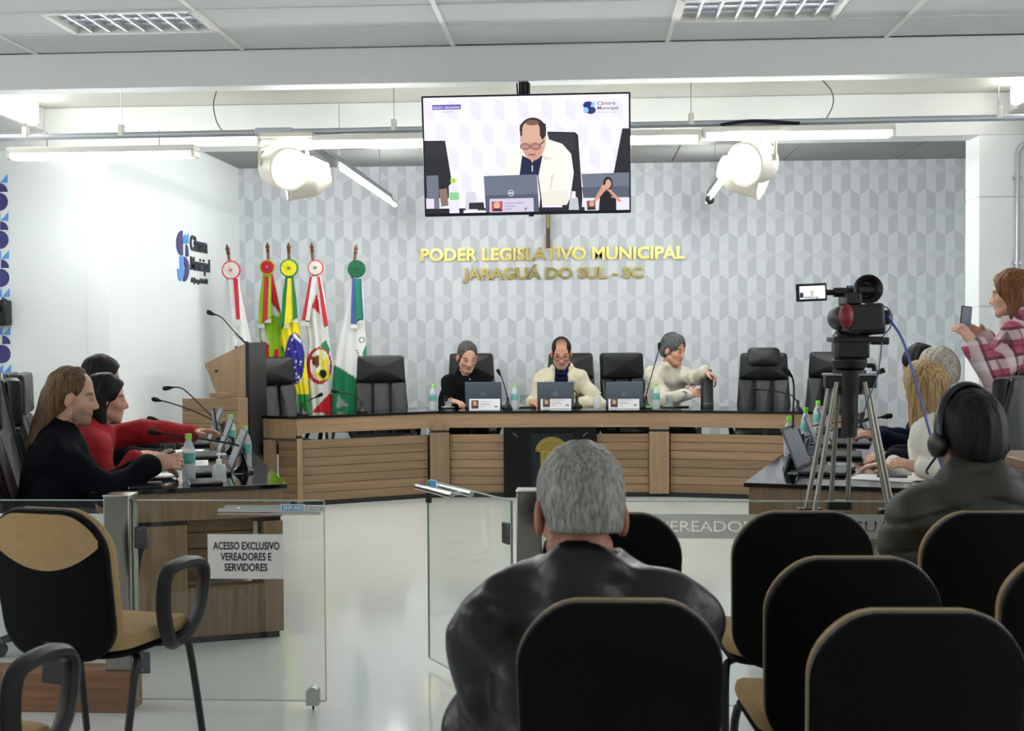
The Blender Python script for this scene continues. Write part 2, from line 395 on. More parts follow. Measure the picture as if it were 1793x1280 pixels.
wl([(288, 795), (390, 795)] + arc(345, 795, 52, 210, 0, 180), 'emblem_shape', M_BLUE)
def wtext(s, x0, y1, x1, y0, bold=.02):
    a, b2, c = (wall_px(280 + x / 9.843, 390 + y / 9.843) for x, y in ((x0, y1), (x1, y1 + (x1 - x0) * .09), (x0, y0)))
    o = Vector((XL, a.y, a.z)) - Vector(sg.location)
    place_text(s, 'lettering', M_INK, o, (0, 1, 0), (0, 0, 1), b2.y - a.y, c.z - a.z, .012, sg, bold)
wtext('Câmara', 515, 478, 805, 205); wtext('Municipal', 522, 885, 848, 580); wtext('de Jaraguá do Sul', 530, 1055, 808, 935, .03)

# left decorative pattern strip on the alcove wall
ps = thing('decal_strip', 'vertical strip of navy and light blue quarter circles and triangles on wall', 'wall decal', (onY(8, 500, YF).x, YF, 1.2))
def pp(px, py): p = onY(px, py, YF); return Vector((p.x, YF - .004, p.z)) - Vector(ps.location)
for k in range(7):
    y = 300 + k * 66.6; xr = 13.5 + k * 1.2; th = (0, .004, 0)
    MB().prism([pp(xr - 13, y + 20), pp(xr, y + 20), pp(xr, y + 5)], th).build('triangle', M_BLUE, ps, smooth=False)
    MB().prism([pp(xr - 27, y + 20), pp(xr - 14, y + 20), pp(xr - 14, y + 5)], th).build('triangle', M_BLUE, ps, smooth=False)
    MB().prism([pp(xr - 14, y + 36)] + [pp(xr - 14 + 14 * math.cos(R(a)), y + 36 - 15 * math.sin(R(a))) for a in range(0, 91, 10)], th).build('quarter_circle', M_NAVY, ps, smooth=False)
    MB().prism([pp(xr - 15 + 15.5 * math.cos(R(a)), y + 53.5 - 16 * math.sin(R(a))) for a in range(0, 360, 12)], th).build('disc', M_NAVY, ps, smooth=False)
# small black wall speaker at the strip
sp_ = thing('wall_speaker', 'small black box speaker mounted over the blue decal strip', 'speaker', onY(2, 548, YF - .06))
MB().box((0, 0, 0), (.12, .11, .19)).build('cabinet', M_BLACK, sp_, bevel=.012); MB().cyl((0, -.05, .03), (0, -.06, .03), .035).build('cone', M_FABK, sp_)

# gold letters on the back wall
M_GOLD = mat('polished gold', 'a6975c', .2, metal=1, var=.08, nscale=14)
def gold_line(s, px0, px1, ytop, ybot, label):
    a, b2 = onY(px0, ybot, YB), onY(px1, ybot - (px1 - px0) * .004, YB); t0 = onY(px0, ytop, YB)
    t = thing('wall_lettering', label, 'lettering', (a.x, YB - .001, a.z))
    full, co = text_mesh(s, .035); lo, hi = co.min(0), co.max(0); W = b2.x - a.x; sx = W / (hi[0] - lo[0])
    capm, cco = text_mesh('H', .035); hh = t0.z - a.z; sz = hh / (cco[:, 1].max() - cco[:, 1].min()); base = cco[:, 1].min()
    slope = (b2.z - a.z) / W
    for i, ch in enumerate(s):
        if ch == ' ': continue
        _, pc = text_mesh(s[:i + 1], .035); me, c = text_mesh(ch, .035)
        x = (c[:, 0] - c[:, 0].max() + pc[:, 0].max() - lo[0]) * sx; z = (c[:, 1] - base) * sz
        c2 = np.stack([x, -(c[:, 2] - c[:, 2].min()) / .04 * .022, z], 1)
        me.vertices.foreach_set('co', c2.ravel()); me.update(); me.materials.clear(); me.materials.append(M_GOLD); me.name = 'letter'
        bm = bmesh.new(); bm.from_mesh(me); bmesh.ops.recalc_face_normals(bm, faces=bm.faces[:]); bm.to_mesh(me); bm.free()
        o = bpy.data.objects.new('letter', me); COL.objects.link(o); o.parent = t
gold_line('PODER LEGISLATIVO MUNICIPAL', 737, 1199, 435.5, 458, 'raised gold capitals naming the municipal legislature, upper line on patterned wall')
gold_line('JARAGUÁ DO SUL - SC', 810, 1126, 469.5, 490, 'raised gold capitals naming town and state, lower shorter line on patterned wall')
# crucifix behind the television
p = onY(960, 435, YB); cr = thing('wall_crucifix', 'dark wooden crucifix on wall behind the hanging screen', 'crucifix', (p.x, YB - .03, p.z))
M_DWOOD = mat('dark brown wood', '5b3a28', .4, var=.2, nscale=20)
MB().box((0, 0, .33), (.04, .04, .66)).build('upright', M_DWOOD, cr, bevel=.006); MB().box((0, 0, .46), (.36, .04, .04)).build('crossbar', M_DWOOD, cr, bevel=.006)
MB().tube([(0, -.03, .2), (0, -.03, .45)], [.015, .03]).tube([(-.14, -.03, .5), (0, -.03, .45), (.14, -.03, .5)], .01).sphere((0, -.035, .5), .025).build('figure', mat('bronze', '8a7550', .4, metal=.6), cr)
# conduit on the right pier
cd = thing('wall_conduit', 'vertical metal conduit pipe with elbow on the pale right pier', 'conduit', (onY(1779, 400, YF).x, YF - .03, 0))
MB().tube([(0, 0, .2), (0, 0, onY(1779, 268, YF).z), (.02, 0, onY(1782, 258, YF).z), (.12, 0, onY(1793, 244, YF).z), (.25, 0, 3.0)], .016).build('pipe', M_GALV, cd)
for z in (1.0, 1.9, 2.5): MB().box((0, .005, z), (.055, .03, .02)).build('clamp', M_STEEL, cd)
# ================================================================== LIGHTS AND SCREEN
YP, ZP = 8.08, 2.735
M_TUBE = emat('lit tube', (.97, 1, .99), TUBE_E); M_TUBE2 = emat('lit alcove tube', (.97, 1, .99), TUBE_E * 1.9)
pipe = thing('suspended_conduit', 'long galvanised conduit hung on rods between the beams', 'conduit', (0, YP, ZP))
MB().tube([(XW0 + .01, 0, -.01), (XW1 - .01, 0, .03)], .02, 10).build('pipe', M_GALV, pipe)
MB().tube([(XW0, .045, -.012), (XW1, .045, .028)], .012, 8).build('pipe', M_GALV, pipe)
for px in (45, 213, 690, 1210, 1748):
    x = onY(px, 230, YP).x; dz = (x - XW0) / (XW1 - XW0) * .04 - .01
    MB().tube([(x, 0, dz), (x, 0, ZC - ZP - .003)], .003, 6).build('rod', M_STEEL, pipe)
    MB().box((x, 0, dz + .03), (.034, .05, .075)).build('clamp', M_WHITEP, pipe, bevel=.005)
for px, py, w_ in ((480, 233, .24), (1020, 226, .3)):
    x = onY(px, py, YP).x; MB().box((x, 0, .005), (w_, .046, .05)).build('coupling', M_GALV, pipe, bevel=.004)
def batten(px0, px1, py, label, drop, ntube=2, yy=YP):
    a, b2 = onY(px0, py, yy), onY(px1, py, yy); L_ = b2.x - a.x
    t = thing('fluorescent_batten', label, 'light fitting', ((a.x + b2.x) / 2, yy, onY((px0 + px1) / 2, py, yy).z))
    MB().box((0, 0, .025), (L_, .13, .04)).build('housing', M_WHITEP, t, bevel=.006)
    for s in (-1, 1): MB().box((s * (L_ / 2 - .012), 0, -.005), (.024, .13, .05)).build('end_cap', M_WHITEP, t, bevel=.004)
    for k in range(ntube):
        y = (k - (ntube - 1) / 2) * .07
        MB().tube([(-L_ / 2 + .03, y, -.018), (L_ / 2 - .03, y, -.018)], .014, 12).build('tube', M_TUBE, t)
    for s in (-.3, .3): MB().tube([(s * L_, 0, .04), (s * L_, 0, drop)], .004, 6).build('hanger', M_STEEL, t)
    return t
batten(18, 345, 270, 'twin tube fluorescent batten hung below the conduit near the side beam', .15)
batten(455, 800, 249, 'lit fluorescent batten hung above the pair of white drum spotlights left of the screen', .06)
batten(905, 1227, 243, 'lit fluorescent batten running out from behind the television', .06)
batten(1229, 1565, 234, 'lit fluorescent batten above the white drum spotlights right of the television', .06)
def depth_bar(pxn, pyn, pxf, pyf, z, label, dark):
    a, b2 = onZ(pxn, pyn, z), onZ(pxf, pyf, z); v = b2 - a
    t = thing('linear_light', label, 'light fitting', a, rz_of(v.x, v.y)); L_ = v.length
    MB().box((0, L_ / 2, .02), (.07, L_, .04)).build('rail', mat('grey aluminium rail', '8d9196', .4, metal=.7, var=0), t, bevel=.004)
    MB().box((0, L_ + .01, .01), (.075, .03, .06)).build('end_cap', mat('dark end cap', '55585c', .5, var=0), t, bevel=.004)
    for s in (.0, .45): MB().tube([(0, L_ * (.28 + s), -.018), (0, L_ * (.28 + s + .42), -.018)], .016, 12).build('tube', M_TUBE2, t)
    for s in (.25, .85): MB().tube([(0, L_ * s, .04), (0, L_ * s, ZC - z)], .003, 6).build('rod', M_STEEL, t)
    return t
depth_bar(556, 262, 679, 347, 2.66, 'slim linear light bar running towards the flags, beside the white drum spotlights', 0)
depth_bar(1306, 258, 1245, 341, 2.66, 'slim linear light bar running towards the wall right of the television', 0)
# small black ball camera under the right light bar
p = onD(1243, 350, 11.2); bc = thing('ball_camera', 'tiny black ball sensor hanging below the right light bar', 'sensor', p)
MB().sphere((0, 0, 0), .04).build('ball', M_BLACK, bc); MB().tube([(0, 0, .03), (0, 0, .12)], .006).build('stem', M_BLACK, bc)
# side light on the left beam
pa = onY(30, 190, 8.2); sb = thing('box_light', 'bright rectangular box light fixed to the left side beam', 'light fitting', (-3.93, 8.2, 3.01))
MB().box((0, 0, 0), (.10, 1.2, .16)).build('diffuser', emat('box diffuser', (1, .99, .95), 4), sb, bevel=.02); MB().box((-.03, 0, 0), (.05, 1.26, .18)).build('housing', M_WHITEP, sb, bevel=.01)
sb2 = thing('box_light', 'bright rectangular box light fixed to the right side beam', 'light fitting', (2.95, 8.35, 3.03))
MB().box((0, 0, 0), (.08, 1.0, .13)).build('diffuser', MATS['box diffuser'], sb2, bevel=.02); MB().box((.02, 0, 0), (.04, 1.06, .15)).build('housing', M_WHITEP, sb2, bevel=.01)
# drum spotlights
M_CREAM = mat('cream enamel', 'e4e0d2', .4, var=0)
def drum(parent, c, axis, r, l):
    z = Vector(axis).normalized(); x = z.cross(Vector((0, 0, 1))).normalized(); y = z.cross(x); rot = Matrix((x, y, z)).transposed()
    h = MB().lathe([(0.001, -l * .5), (r * .55, -l * .5), (r * .62, -l * .42), (r * .95, -l * .2), (r, -l * .1), (r, l * .42), (r * 1.04, l * .43), (r * 1.04, l * .5), (r * .93, l * .5), (r * .9, l * .40), (.001, l * .38)], 28, c, rot).build('drum_housing', M_CREAM, parent)
    MB().lathe([(.001, l * .40), (r * .88, l * .41), (r * .88, l * .425), (.001, l * .44)], 24, c, rot).build('lens', emat('lit lens', (1, .98, .95), 3.5), h)
    for k in (-1, 1): MB().box(Vector(c) + rot @ Vector((k * .03, -r * .9, -l * .05)), (.012, .05, .03), rot).build('vent', mat('grey vent', '7c7a72', .6, var=0), h)
    MB().tube([Vector(c) + rot @ Vector((r * 1.02, 0, 0)), Vector(c) + rot @ Vector((r * 1.05, 0, 0)) + Vector((0, 0, r * .8)), Vector(c) + Vector((0, 0, r * 1.25)), Vector(c) + rot @ Vector((-r * 1.05, 0, 0)) + Vector((0, 0, r * .8)), Vector(c) + rot @ Vector((-r * 1.02, 0, 0))], .012, 8).build('bracket', M_CREAM, parent)
def spot_pair(pa, pb, axa, axb, label, energy):
    p0 = onY(*pa, YP - .02); t = thing('drum_spotlight_pair', label, 'spotlight', p0)
    q = onY(*pb, YP + .16) - p0
    drum(t, (0, 0, 0), axa, .135, .27); drum(t, q, axb, .135, .30)
    MB().box((q.x * .4, .08, .2), (.34, .3, .03)).build('mount_plate', M_CREAM, t, bevel=.005)
    return t
spot_pair((490, 293), (538, 310), (.62, -.72, -.18), (-.9, -.25, -.15), 'pair of cream drum spotlights hung left of the television near the flags', 0)
spot_pair((1325, 284), (1300, 303), (-.66, -.70, -.18), (.85, -.3, -.3), 'pair of cream drum spotlights hung right of the television', 0)
# loose cables from the beam
def cable(pts, r, m, label, name='hanging_cable', cat='cable'):
    o = MB().tube(pts, r, 6).build(name, m); o['label'] = label; o['category'] = cat; return o
def smooth_path(pts, n=6):
    P = [Vector(p) for p in pts]; out = []
    for i in range(len(P) - 1):
        p0, p1, p2, p3 = P[max(i - 1, 0)], P[i], P[i + 1], P[min(i + 2, len(P) - 1)]
        for k in range(n):
            t = k / n
            out.append(.5 * ((2 * p1) + (p2 - p0) * t + (2 * p0 - 5 * p1 + 4 * p2 - p3) * t * t + (3 * p1 - p0 - 3 * p2 + p3) * t ** 3))
    return out + [P[-1]]
cable(smooth_path([onY(x, y, YP) for x, y in ((383, 150), (374, 180), (379, 212), (393, 234))]), .004, mat('grey cable', '6b6d70', .5, var=0), 'thin grey cable dropping to the conduit left of the television')
cable(smooth_path([onY(x, y, YP) for x, y in ((1436, 136), (1456, 160), (1458, 185), (1443, 214))]), .004, MATS['grey cable'], 'thin grey cable dropping to the conduit right of the television')
cable(smooth_path([onY(x, y, YP) for x, y in ((1108, 217), (1150, 217), (1180, 222))]), .006, M_BLACK, 'short black cable lying on the conduit at the television edge')
cable(smooth_path([onY(x, y, YP - .03) for x, y in ((1262, 219), (1300, 213), (1335, 212), (1380, 215), (1400, 216))]), .012, mat('navy cable bundle', '15172a', .5, var=0), 'thick dark bundle of cables lying along the conduit')

# ------------------------------------------------------------------ television
TVD = 7.30; tvp = onD(922.5, 270, TVD)
tv = thing('television', 'large flat television hung from the beam showing the session broadcast', 'television', tvp, R(3.0))
s_ = FPX / TVD; TW, TH = 364 / s_, 209 / s_
tvr = Matrix.Rotation(R(8), 3, 'X') @ Matrix.Rotation(R(-.75), 3, 'Y')
def tvl(x, y, z): return tvr @ Vector((x, y, z))
M_BEZ = mat('television bezel', '14152a', .25, var=0)
MB().box((0, .03, 0), (TW, .055, TH), tvr).build('casing', M_BEZ, tv, bevel=.006)
MB().box(tvl(.02, -.002, -TH / 2 - .006), (.03, .02, .014), tvr).build('sensor', M_BEZ, tv)
mt = MB().box(tvl(-.015, .09, .1), (.18, .07, .2), tvr); mt.box((-.015, .1, .36), (.06, .05, .26)); mt.build('bracket', M_BLACK, tv)
mt = MB()
for k in range(4): mt.tube([(-.05 + .022 * k, .06, .34), (-.055 + .024 * k, .05, .42)], .006, 6)
mt.build('cable_bunch', M_BLACK, tv)
SW, SH = TW - .022, TH - .03
layers = [0]
scr = MB(); scr_m = []
def sp2(x, y): return ((x - 893) / 1650 * SW, (551 - (y - (893 - x) * .0145)) / 925 * SH)
def sdraw(poly, col, k=1.0):
    m = screen_mat('screen ' + col, col, .46 * k)
    if m not in scr_m: scr_m.append(m)
    scr.cur = scr_m.index(m); layers[0] += 1; off = -.0006 - .00012 * layers[0]
    P = []
    for x, y in poly:
        u, v = sp2(x, y); u = max(-SW / 2, min(SW / 2, u)); v = max(-SH / 2, min(SH / 2, v)); P.append(tvl(u, off, v))
    scr.add(P, [tuple(range(len(P)))])
def ell(cx, cy, rx, ry, n=24, a0=0, a1=360): return [(cx + rx * math.cos(R(a0 + (a1 - a0) * k / n)), cy + ry * math.sin(R(a0 + (a1 - a0) * k / n))) for k in range(n if a1 - a0 == 360 else n + 1)]
sdraw([(40, 60), (1740, 60), (1740, 1060), (40, 1060)], 'f4f0fd')
for i in range(9):
    for j in range(5):
        x = 70 + i * 190 + (j % 2) * 95; y = 110 + j * 190
        sdraw([(x, y), (x + 80, y + 40), (x + 80, y + 180), (x, y + 140)], 'ebe7f6')
sdraw([(60, 440), (235, 440), (285, 800), (280, 900), (60, 900)], '24252c'); sdraw([(60, 445), (230, 445), (245, 560), (60, 560)], '2d2e36')
sdraw([(1665, 350), (1740, 350), (1740, 720), (1590, 720)], '24252c')
sdraw([(1060, 372), (1285, 378), (1308, 400), (1338, 900), (1330, 1040), (1180, 1040)], '26272e')
sdraw([(1060, 385), (1275, 390), (1290, 520), (1100, 520)], '34353d')
sdraw([(690, 720), (740, 560), (850, 480), (1060, 430), (1180, 470), (1250, 550), (1270, 700), (1240, 900), (1210, 960), (1000, 960), (700, 960)], 'f6f2ea')
sdraw([(830, 720), (855, 560), (930, 600), (1020, 560), (985, 720)], '1c2244')
sdraw([(900, 560), (935, 620), (990, 560)], 'c99f8b')
sdraw(ell(945, 430, 105, 165), 'd8ad98'); sdraw(ell(945, 520, 75, 80), 'd09f8c')
sdraw(ell(945, 365, 108, 105, 20, 180, 360), '3a2f2d'); sdraw(ell(930, 370, 75, 85), 'd9ae97'); sdraw(ell(940, 300, 55, 22), '7a5a4c')
sdraw([(1000, 300), (1050, 310), (1050, 400), (1020, 440), (1000, 400)], '332a29'); sdraw([(840, 320), (862, 300), (858, 400), (842, 410)], '332a29')
for cx in (880, 965):
    sdraw(ell(cx, 490, 42, 26), '5a3c3c'); sdraw(ell(cx, 490, 36, 20), 'b98a7c')
sdraw([(1000, 470), (1035, 440), (1037, 448), (1003, 480)], '3a2c2c'); sdraw(ell(935, 555, 32, 8), 'a8655c'); sdraw(ell(915, 525, 20, 14), 'dc9d8e')
sdraw([(1020, 560), (1110, 590), (1030, 600)], 'e2dccf'); sdraw([(1085, 720), (1110, 710), (1085, 840), (1075, 840)], 'e0dace')
sdraw([(930, 640), (940, 640), (940, 690), (930, 690)], 'd5d6df')
sdraw([(175, 830), (240, 820), (250, 960), (190, 970)], '8d7468')
sdraw([(75, 720), (172, 715), (176, 980), (78, 1020)], '6f7688'); sdraw([(60, 905), (132, 905), (132, 1060), (60, 1060)], 'e6dff2')
sdraw([(60, 985), (1740, 975), (1740, 1060), (60, 1060)], '22232b')
sdraw([(255, 800), (290, 770), (330, 800), (335, 1060), (255, 1060)], 'e9e6f2'); sdraw([(270, 742), (312, 742), (312, 778), (270, 778)], 'a4dc4c'); sdraw([(262, 855), (335, 855), (335, 915), (262, 915)], '8fd08e')
sdraw([(390, 855), (470, 850), (485, 1000), (385, 1000)], 'd7d3df'); sdraw([(415, 940), (535, 935), (540, 990), (415, 990)], '2a2a33'); sdraw([(370, 1000), (560, 1000), (560, 1030), (370, 1030)], 'f0eef6')
sdraw([(540, 725), (970, 712), (985, 1040), (552, 1040)], '6c7487'); sdraw([(548, 880), (975, 870), (985, 1040), (552, 1040)], '555c6f')
sdraw(ell(758, 862, 24, 26), 'd8dae2'); sdraw(ell(758, 862, 19, 21), '6c7487'); sdraw([(742, 856), (774, 856), (774, 868), (742, 868)], 'd8dae2')
sdraw([(583, 908), (940, 902), (942, 1060), (583, 1060)], 'd3cde2'); sdraw([(598, 930), (688, 928), (688, 1010), (600, 1010)], 'c04d4a'); sdraw(ell(642, 960, 26, 30), 'e0b39c'); sdraw([(605, 1008), (625, 985), (665, 985), (686, 1008)], '2b2d38')
for y, x1 in ((940, 860), (965, 790), (988, 760)): sdraw([(705, y), (x1, y - 3), (x1, y + 6), (705, y + 9)], 'a9a3ba')
sdraw([(868, 985), (885, 978), (880, 1000), (872, 1002)], '5a5870')
sdraw([(965, 650), (972, 650), (1005, 900), (1012, 1010), (985, 1010), (995, 900)], '1c1c22')
sdraw([(1000, 850), (1200, 840), (1240, 900), (1210, 960), (1010, 965)], 'ece7dc'); sdraw([(1238, 880), (1300, 900), (1310, 1000), (1225, 1000)], 'c3c4cf'); sdraw([(1250, 850), (1282, 850), (1282, 905), (1250, 905)], 'f1f0f6')
sdraw([(1332, 712), (1740, 700), (1740, 905), (1350, 905)], '6f7688'); sdraw([(1332, 820), (1740, 810), (1740, 905), (1345, 905)], '585f70'); sdraw([(1352, 905), (1740, 900), (1740, 1060), (1355, 1060)], 'e9e4f2')
sdraw([(1372, 928), (1440, 925), (1445, 1000), (1375, 1002)], '8c4a46'); sdraw(ell(1412, 952, 20, 24), 'd9a993'); sdraw([(1372, 1002), (1390, 975), (1430, 975), (1445, 1000)], '2b2d38')
sdraw([(1470, 1005), (1480, 880), (1520, 850), (1585, 850), (1610, 900), (1612, 1005)], '16171d')
sdraw(ell(1545, 790, 38, 55), '201a1c'); sdraw(ell(1548, 792, 24, 36), 'd9a48c'); sdraw([(1425, 930), (1445, 940), (1545, 820), (1500, 800)], 'd49d84'); sdraw([(1655, 930), (1630, 940), (1530, 830), (1570, 840)], 'd49d84'); sdraw(ell(1530, 815, 28, 18), 'd9a48c')
sdraw([(1570, 893), (1595, 893), (1595, 905), (1570, 905)], 'd77a9a')
sdraw([(142, 158), (370, 154), (370, 192), (142, 196)], '4a3fa8')
for cx, cy, a0, c in ((1392, 165, 90, '2a2f7a'), (1410, 205, -90, '2a2f7a')): sdraw(ell(cx, cy, 42, 30, 16, a0, a0 + 270), c)
sdraw([(1408, 180), (1440, 180), (1445, 140), (1420, 145)], '8fc0f2'); sdraw(ell(1372, 205, 22, 24), '9dc8f5')
scr.build('screen_picture', scr_m, tv, smooth=False)
def stext(s, x0, y1, x1, y0, col):
    u0, v0 = sp2(x0, y1); u1, v1 = sp2(x1, y0)
    place_text(s, 'screen_text', screen_mat('screen ' + col, col, .46), tvl(u0, -.0006 - .00012 * (layers[0] + 3), v0), tvl(1, 0, 0), tvl(0, 0, 1), u1 - u0, abs(v1 - v0), .0003, tv, .01)
stext('SESSÃO ORDINÁRIA', 148, 190, 364, 160, 'f4f0fd'); stext('14:00:20', 215, 220, 308, 206, 'a9a3ba')
stext('Câmara', 1465, 165, 1608, 133, '4b4d68'); stext('Municipal', 1465, 210, 1630, 172, '4b4d68'); stext('de Jaraguá do Sul', 1468, 228, 1610, 216, '8f90a8')
# ================================================================== DAIS
FP = [Vector((-2.37, 10.17, 0)), Vector((-1.29, 10.765, 0)), Vector((.70, 10.83, 0)), Vector((2.12, 10.52, 0))]
DZ = .75; TDEP = .62
def offs(poly, d):
    out = []
    for i, p in enumerate(poly):
        ds = []
        if i > 0: ds.append((poly[i] - poly[i - 1]).normalized())
        if i < len(poly) - 1: ds.append((poly[i + 1] - poly[i]).normalized())
        t = sum(ds, Vector()).normalized(); n = Vector((-t.y, t.x, 0)); k = 1 / max(.5, n.dot(Vector((-ds[0].y, ds[0].x, 0))))
        out.append(p + n * d * k)
    return out
dais = thing('dais_desk', 'long angled wooden dais desk with black glossy top under the gold letters', 'desk', (0, 10.8, 0))
DO = Vector(dais.location)
BP = offs(FP, TDEP); BP[0] = onZ(458, 728, .75) * 1; BP[0].z = 0
front = [p for p in FP]; back = list(reversed(BP))
MB().prism([p - DO + Vector((0, 0, DZ - .022)) for p in front + back], (0, 0, .022)).build('desktop', M_BLACKG, dais, smooth=False, bevel=.003)
IN = offs(FP, .012); IN2 = offs(FP, .04)
def wallseg(a, b, th, z0, z1, name, m, bevel=.002):
    t = (b - a).normalized(); n = Vector((-t.y, t.x, 0)) * th; ln = (b - a).length
    mb = MB().span((0, 0, 0), (ln, th, z1 - z0)); o = mb.build(name, m, dais, bevel=bevel)
    o.location = a - DO + Vector((0, 0, z0)); o.rotation_euler = (0, 0, math.atan2(t.y, t.x)); return o
for i in range(3): wallseg(IN[i], IN[i + 1], .03, .605, DZ - .022, 'apron', M_WOODH)
# left end: apron, planks, columns
E0, E1 = FP[0] + Vector((-.01, .015, 0)), BP[0] + Vector((.012, .0, 0))
wallseg(E1, E0, .03, .565, DZ - .022, 'apron', M_WOODV)
wallseg(E1, E1 + (E0 - E1) * .32, .06, .03, .55, 'column', M_WOODV)
for k in range(7): wallseg(E1 + (E0 - E1) * .32 + Vector((.03, .03, 0)), E0, .02, .04 + k * .072, .04 + k * .072 + .069, 'plank', M_WOODP)
def along(i, f): return FP[i] + (FP[i + 1] - FP[i]) * f
def px_on_front(px, i):        # point on front segment i seen at pixel column px (at table height)
    a, b2 = FP[i], FP[i + 1]; lo, hi = 0., 1.
    for _ in range(40):
        mid = (lo + hi) / 2; p = a + (b2 - a) * mid; q = CAMROT.transposed() @ (Vector((p.x, p.y, .4)) - CP)
        x = 896.5 + FPX * q.x / -q.z
        if x < px: lo = mid
        else: hi = mid
    return a + (b2 - a) * lo
def column(a, b2):
    wallseg(a, b2, .09, .03, .565, 'column', M_WOODV, .003); wallseg(a, b2, .09, .585, .64, 'column_head', M_WOODV, .003)
    t = (b2 - a).normalized(); wallseg(a + t * .006 + Vector((0, .006, 0)), b2 - t * .006 + Vector((0, .006, 0)), .08, .565, .585, 'column_joint', M_BLACK, 0)
colsp = [(FP[0], px_on_front(530, 0)), (px_on_front(753, 0), px_on_front(753, 0) + Vector((.165, .035, 0))), (px_on_front(1137, 1), px_on_front(1172, 2))]
for a, b2 in colsp: column(a, b2)
def planks(a, b2, inset, n=7, ztop=.548):
    t = (b2 - a).normalized(); nn = Vector((-t.y, t.x, 0)) * inset; hgt = (ztop - .035) / n
    for k in range(n):
        wallseg(a + nn + Vector((0, RNG.uniform(-.001, .001), 0)), b2 + nn, .02, .035 + k * hgt, .035 + (k + 1) * hgt - .004, 'plank', M_WOODP, .0015)
planks(colsp[0][1], colsp[1][0], .05)
planks(colsp[1][1], px_on_front(884, 1), .05); planks(px_on_front(1043, 1), colsp[2][0], .05)
planks(colsp[2][1], FP[3], .05)
bk = offs(FP, .055)
for i in range(3): wallseg(bk[i] + Vector((0, .016, 0)), bk[i + 1] + Vector((0, .016, 0)), .01, .01, .54, 'backing_board', M_BLACK, 0)
for i in range(3): wallseg(offs(FP, .03)[i], offs(FP, .03)[i + 1], .05, .0, .035, 'plinth', M_BLACK, 0)
for f_, i in ((.3, 0), (.75, 0), (.2, 2), (.6, 2)): wallseg(along(i, f_) + Vector((0, .45, 0)), along(i, f_) + Vector((.04, .45, 0)), .04, 0, DZ - .03, 'support_leg', M_STEEL, 0)
# central black panel with gold emblem
pa, pb = px_on_front(882, 1), px_on_front(1045, 1)
cp_ = wallseg(pa + Vector((0, -.005, 0)), pb + Vector((0, -.005, 0)), .05, .015, .605, 'emblem_panel', mat('black acrylic', '06070a', .3, var=0, spec=.25))
W_ = (pb - pa).length
MB().span((.24, -.012, .05), (.24 + .35, -.002, .54)).build('inset_plate', mat('dark grey acrylic', '191c21', .3, var=0, spec=.25), cp_)
gold2 = mat('flat gold', '8f7d38', .35, metal=.7, var=.05)
em = MB(); dome = [(.415 + .14 * math.cos(R(a)), .385 + .125 * math.sin(R(a))) for a in range(0, 181, 10)]
em.prism([(x, -.018, z) for x, z in dome + [(.285, .385), (.285, .40), (.315, .385), (.315, .12), (.515, .12), (.515, .385)]], (0, .006, 0)); em.build('emblem', gold2, cp_, smooth=False)
ln = MB()
for a in (0, 1): ln.tube([(.415 + (.138 - a * .02) * math.cos(R(q)), -.019, .385 + (.123 - a * .02) * math.sin(R(q))) for q in range(0, 181, 12)], .002, 5)
for x0 in (.335, .395, .455): ln.tube([(x0, -.019, .18), (x0, -.019, .38), (x0 + .045, -.019, .38), (x0 + .045, -.019, .30), (x0 + .01, -.019, .30), (x0 + .045, -.019, .18)], .002, 5)
ln.tube([(.29, -.019, .385), (.54, -.019, .385)], .002, 5); ln.build('emblem_outline', mat('bright gold', 'c8b878', .3, metal=.6, var=0), cp_)
for x in (.1, W_ - .1): MB().box((x, -.004, .53), (.05, .006, .006), Matrix.Rotation(R(40 if x < .3 else -40), 3, 'Y')).build('clip', M_STEEL, cp_)

# ------------------------------------------------------------------ lectern, cabinet
YLE = 9.95
def lp(px, py): p = onY(px, py, YLE); return Vector((p.x, 0, p.z))
lec = thing('lectern', 'tall wooden lectern with slanted top and dark front panel near the flags', 'lectern', (lp(400, 700).x, YLE, 0)); LO = Vector((lec.location.x, 0, 0))
prof = [lp(358, 637) - LO, lp(383, 700) - LO, lp(398, 745) - LO]; prof = [(p.x, 0, p.z) for p in prof] + [(prof[-1].x, 0, 0)]
q1, q2 = lp(430, 601) - LO, lp(358, 637) - LO
MB().prism(prof + [(q1.x, 0, 0), (q1.x, 0, q1.z)], (0, .025, 0)).build('side_panel', M_WOODV, lec, smooth=False, bevel=.003)
MB().prism(prof + [(q1.x, 0, 0), (q1.x, 0, q1.z)], (0, .025, 0)).build('side_panel', M_WOODV, lec, smooth=False, bevel=.003).location = (0, .50, 0)
MB().span((q1.x - .002, -.004, .02), (q1.x + .03, .53, q1.z + .004)).build('front_panel', mat('dark front panel', '1b1d21', .35, var=0, spec=.3), lec, bevel=.004)
MB().prism([(q1.x, .02, q1.z - .01), (q2.x, .02, q2.z - .01), (q2.x, .02, q2.z - .035), (q1.x, .02, q1.z - .035)], (0, .48, 0)).build('reading_board', M_WOODH, lec, smooth=False)
MB().cyl((lp(379, 650).x - LO.x, -.004, lp(379, 650).z), (lp(379, 650).x - LO.x, .004, lp(379, 650).z), .012).build('cable_hole', M_BLACK, lec)
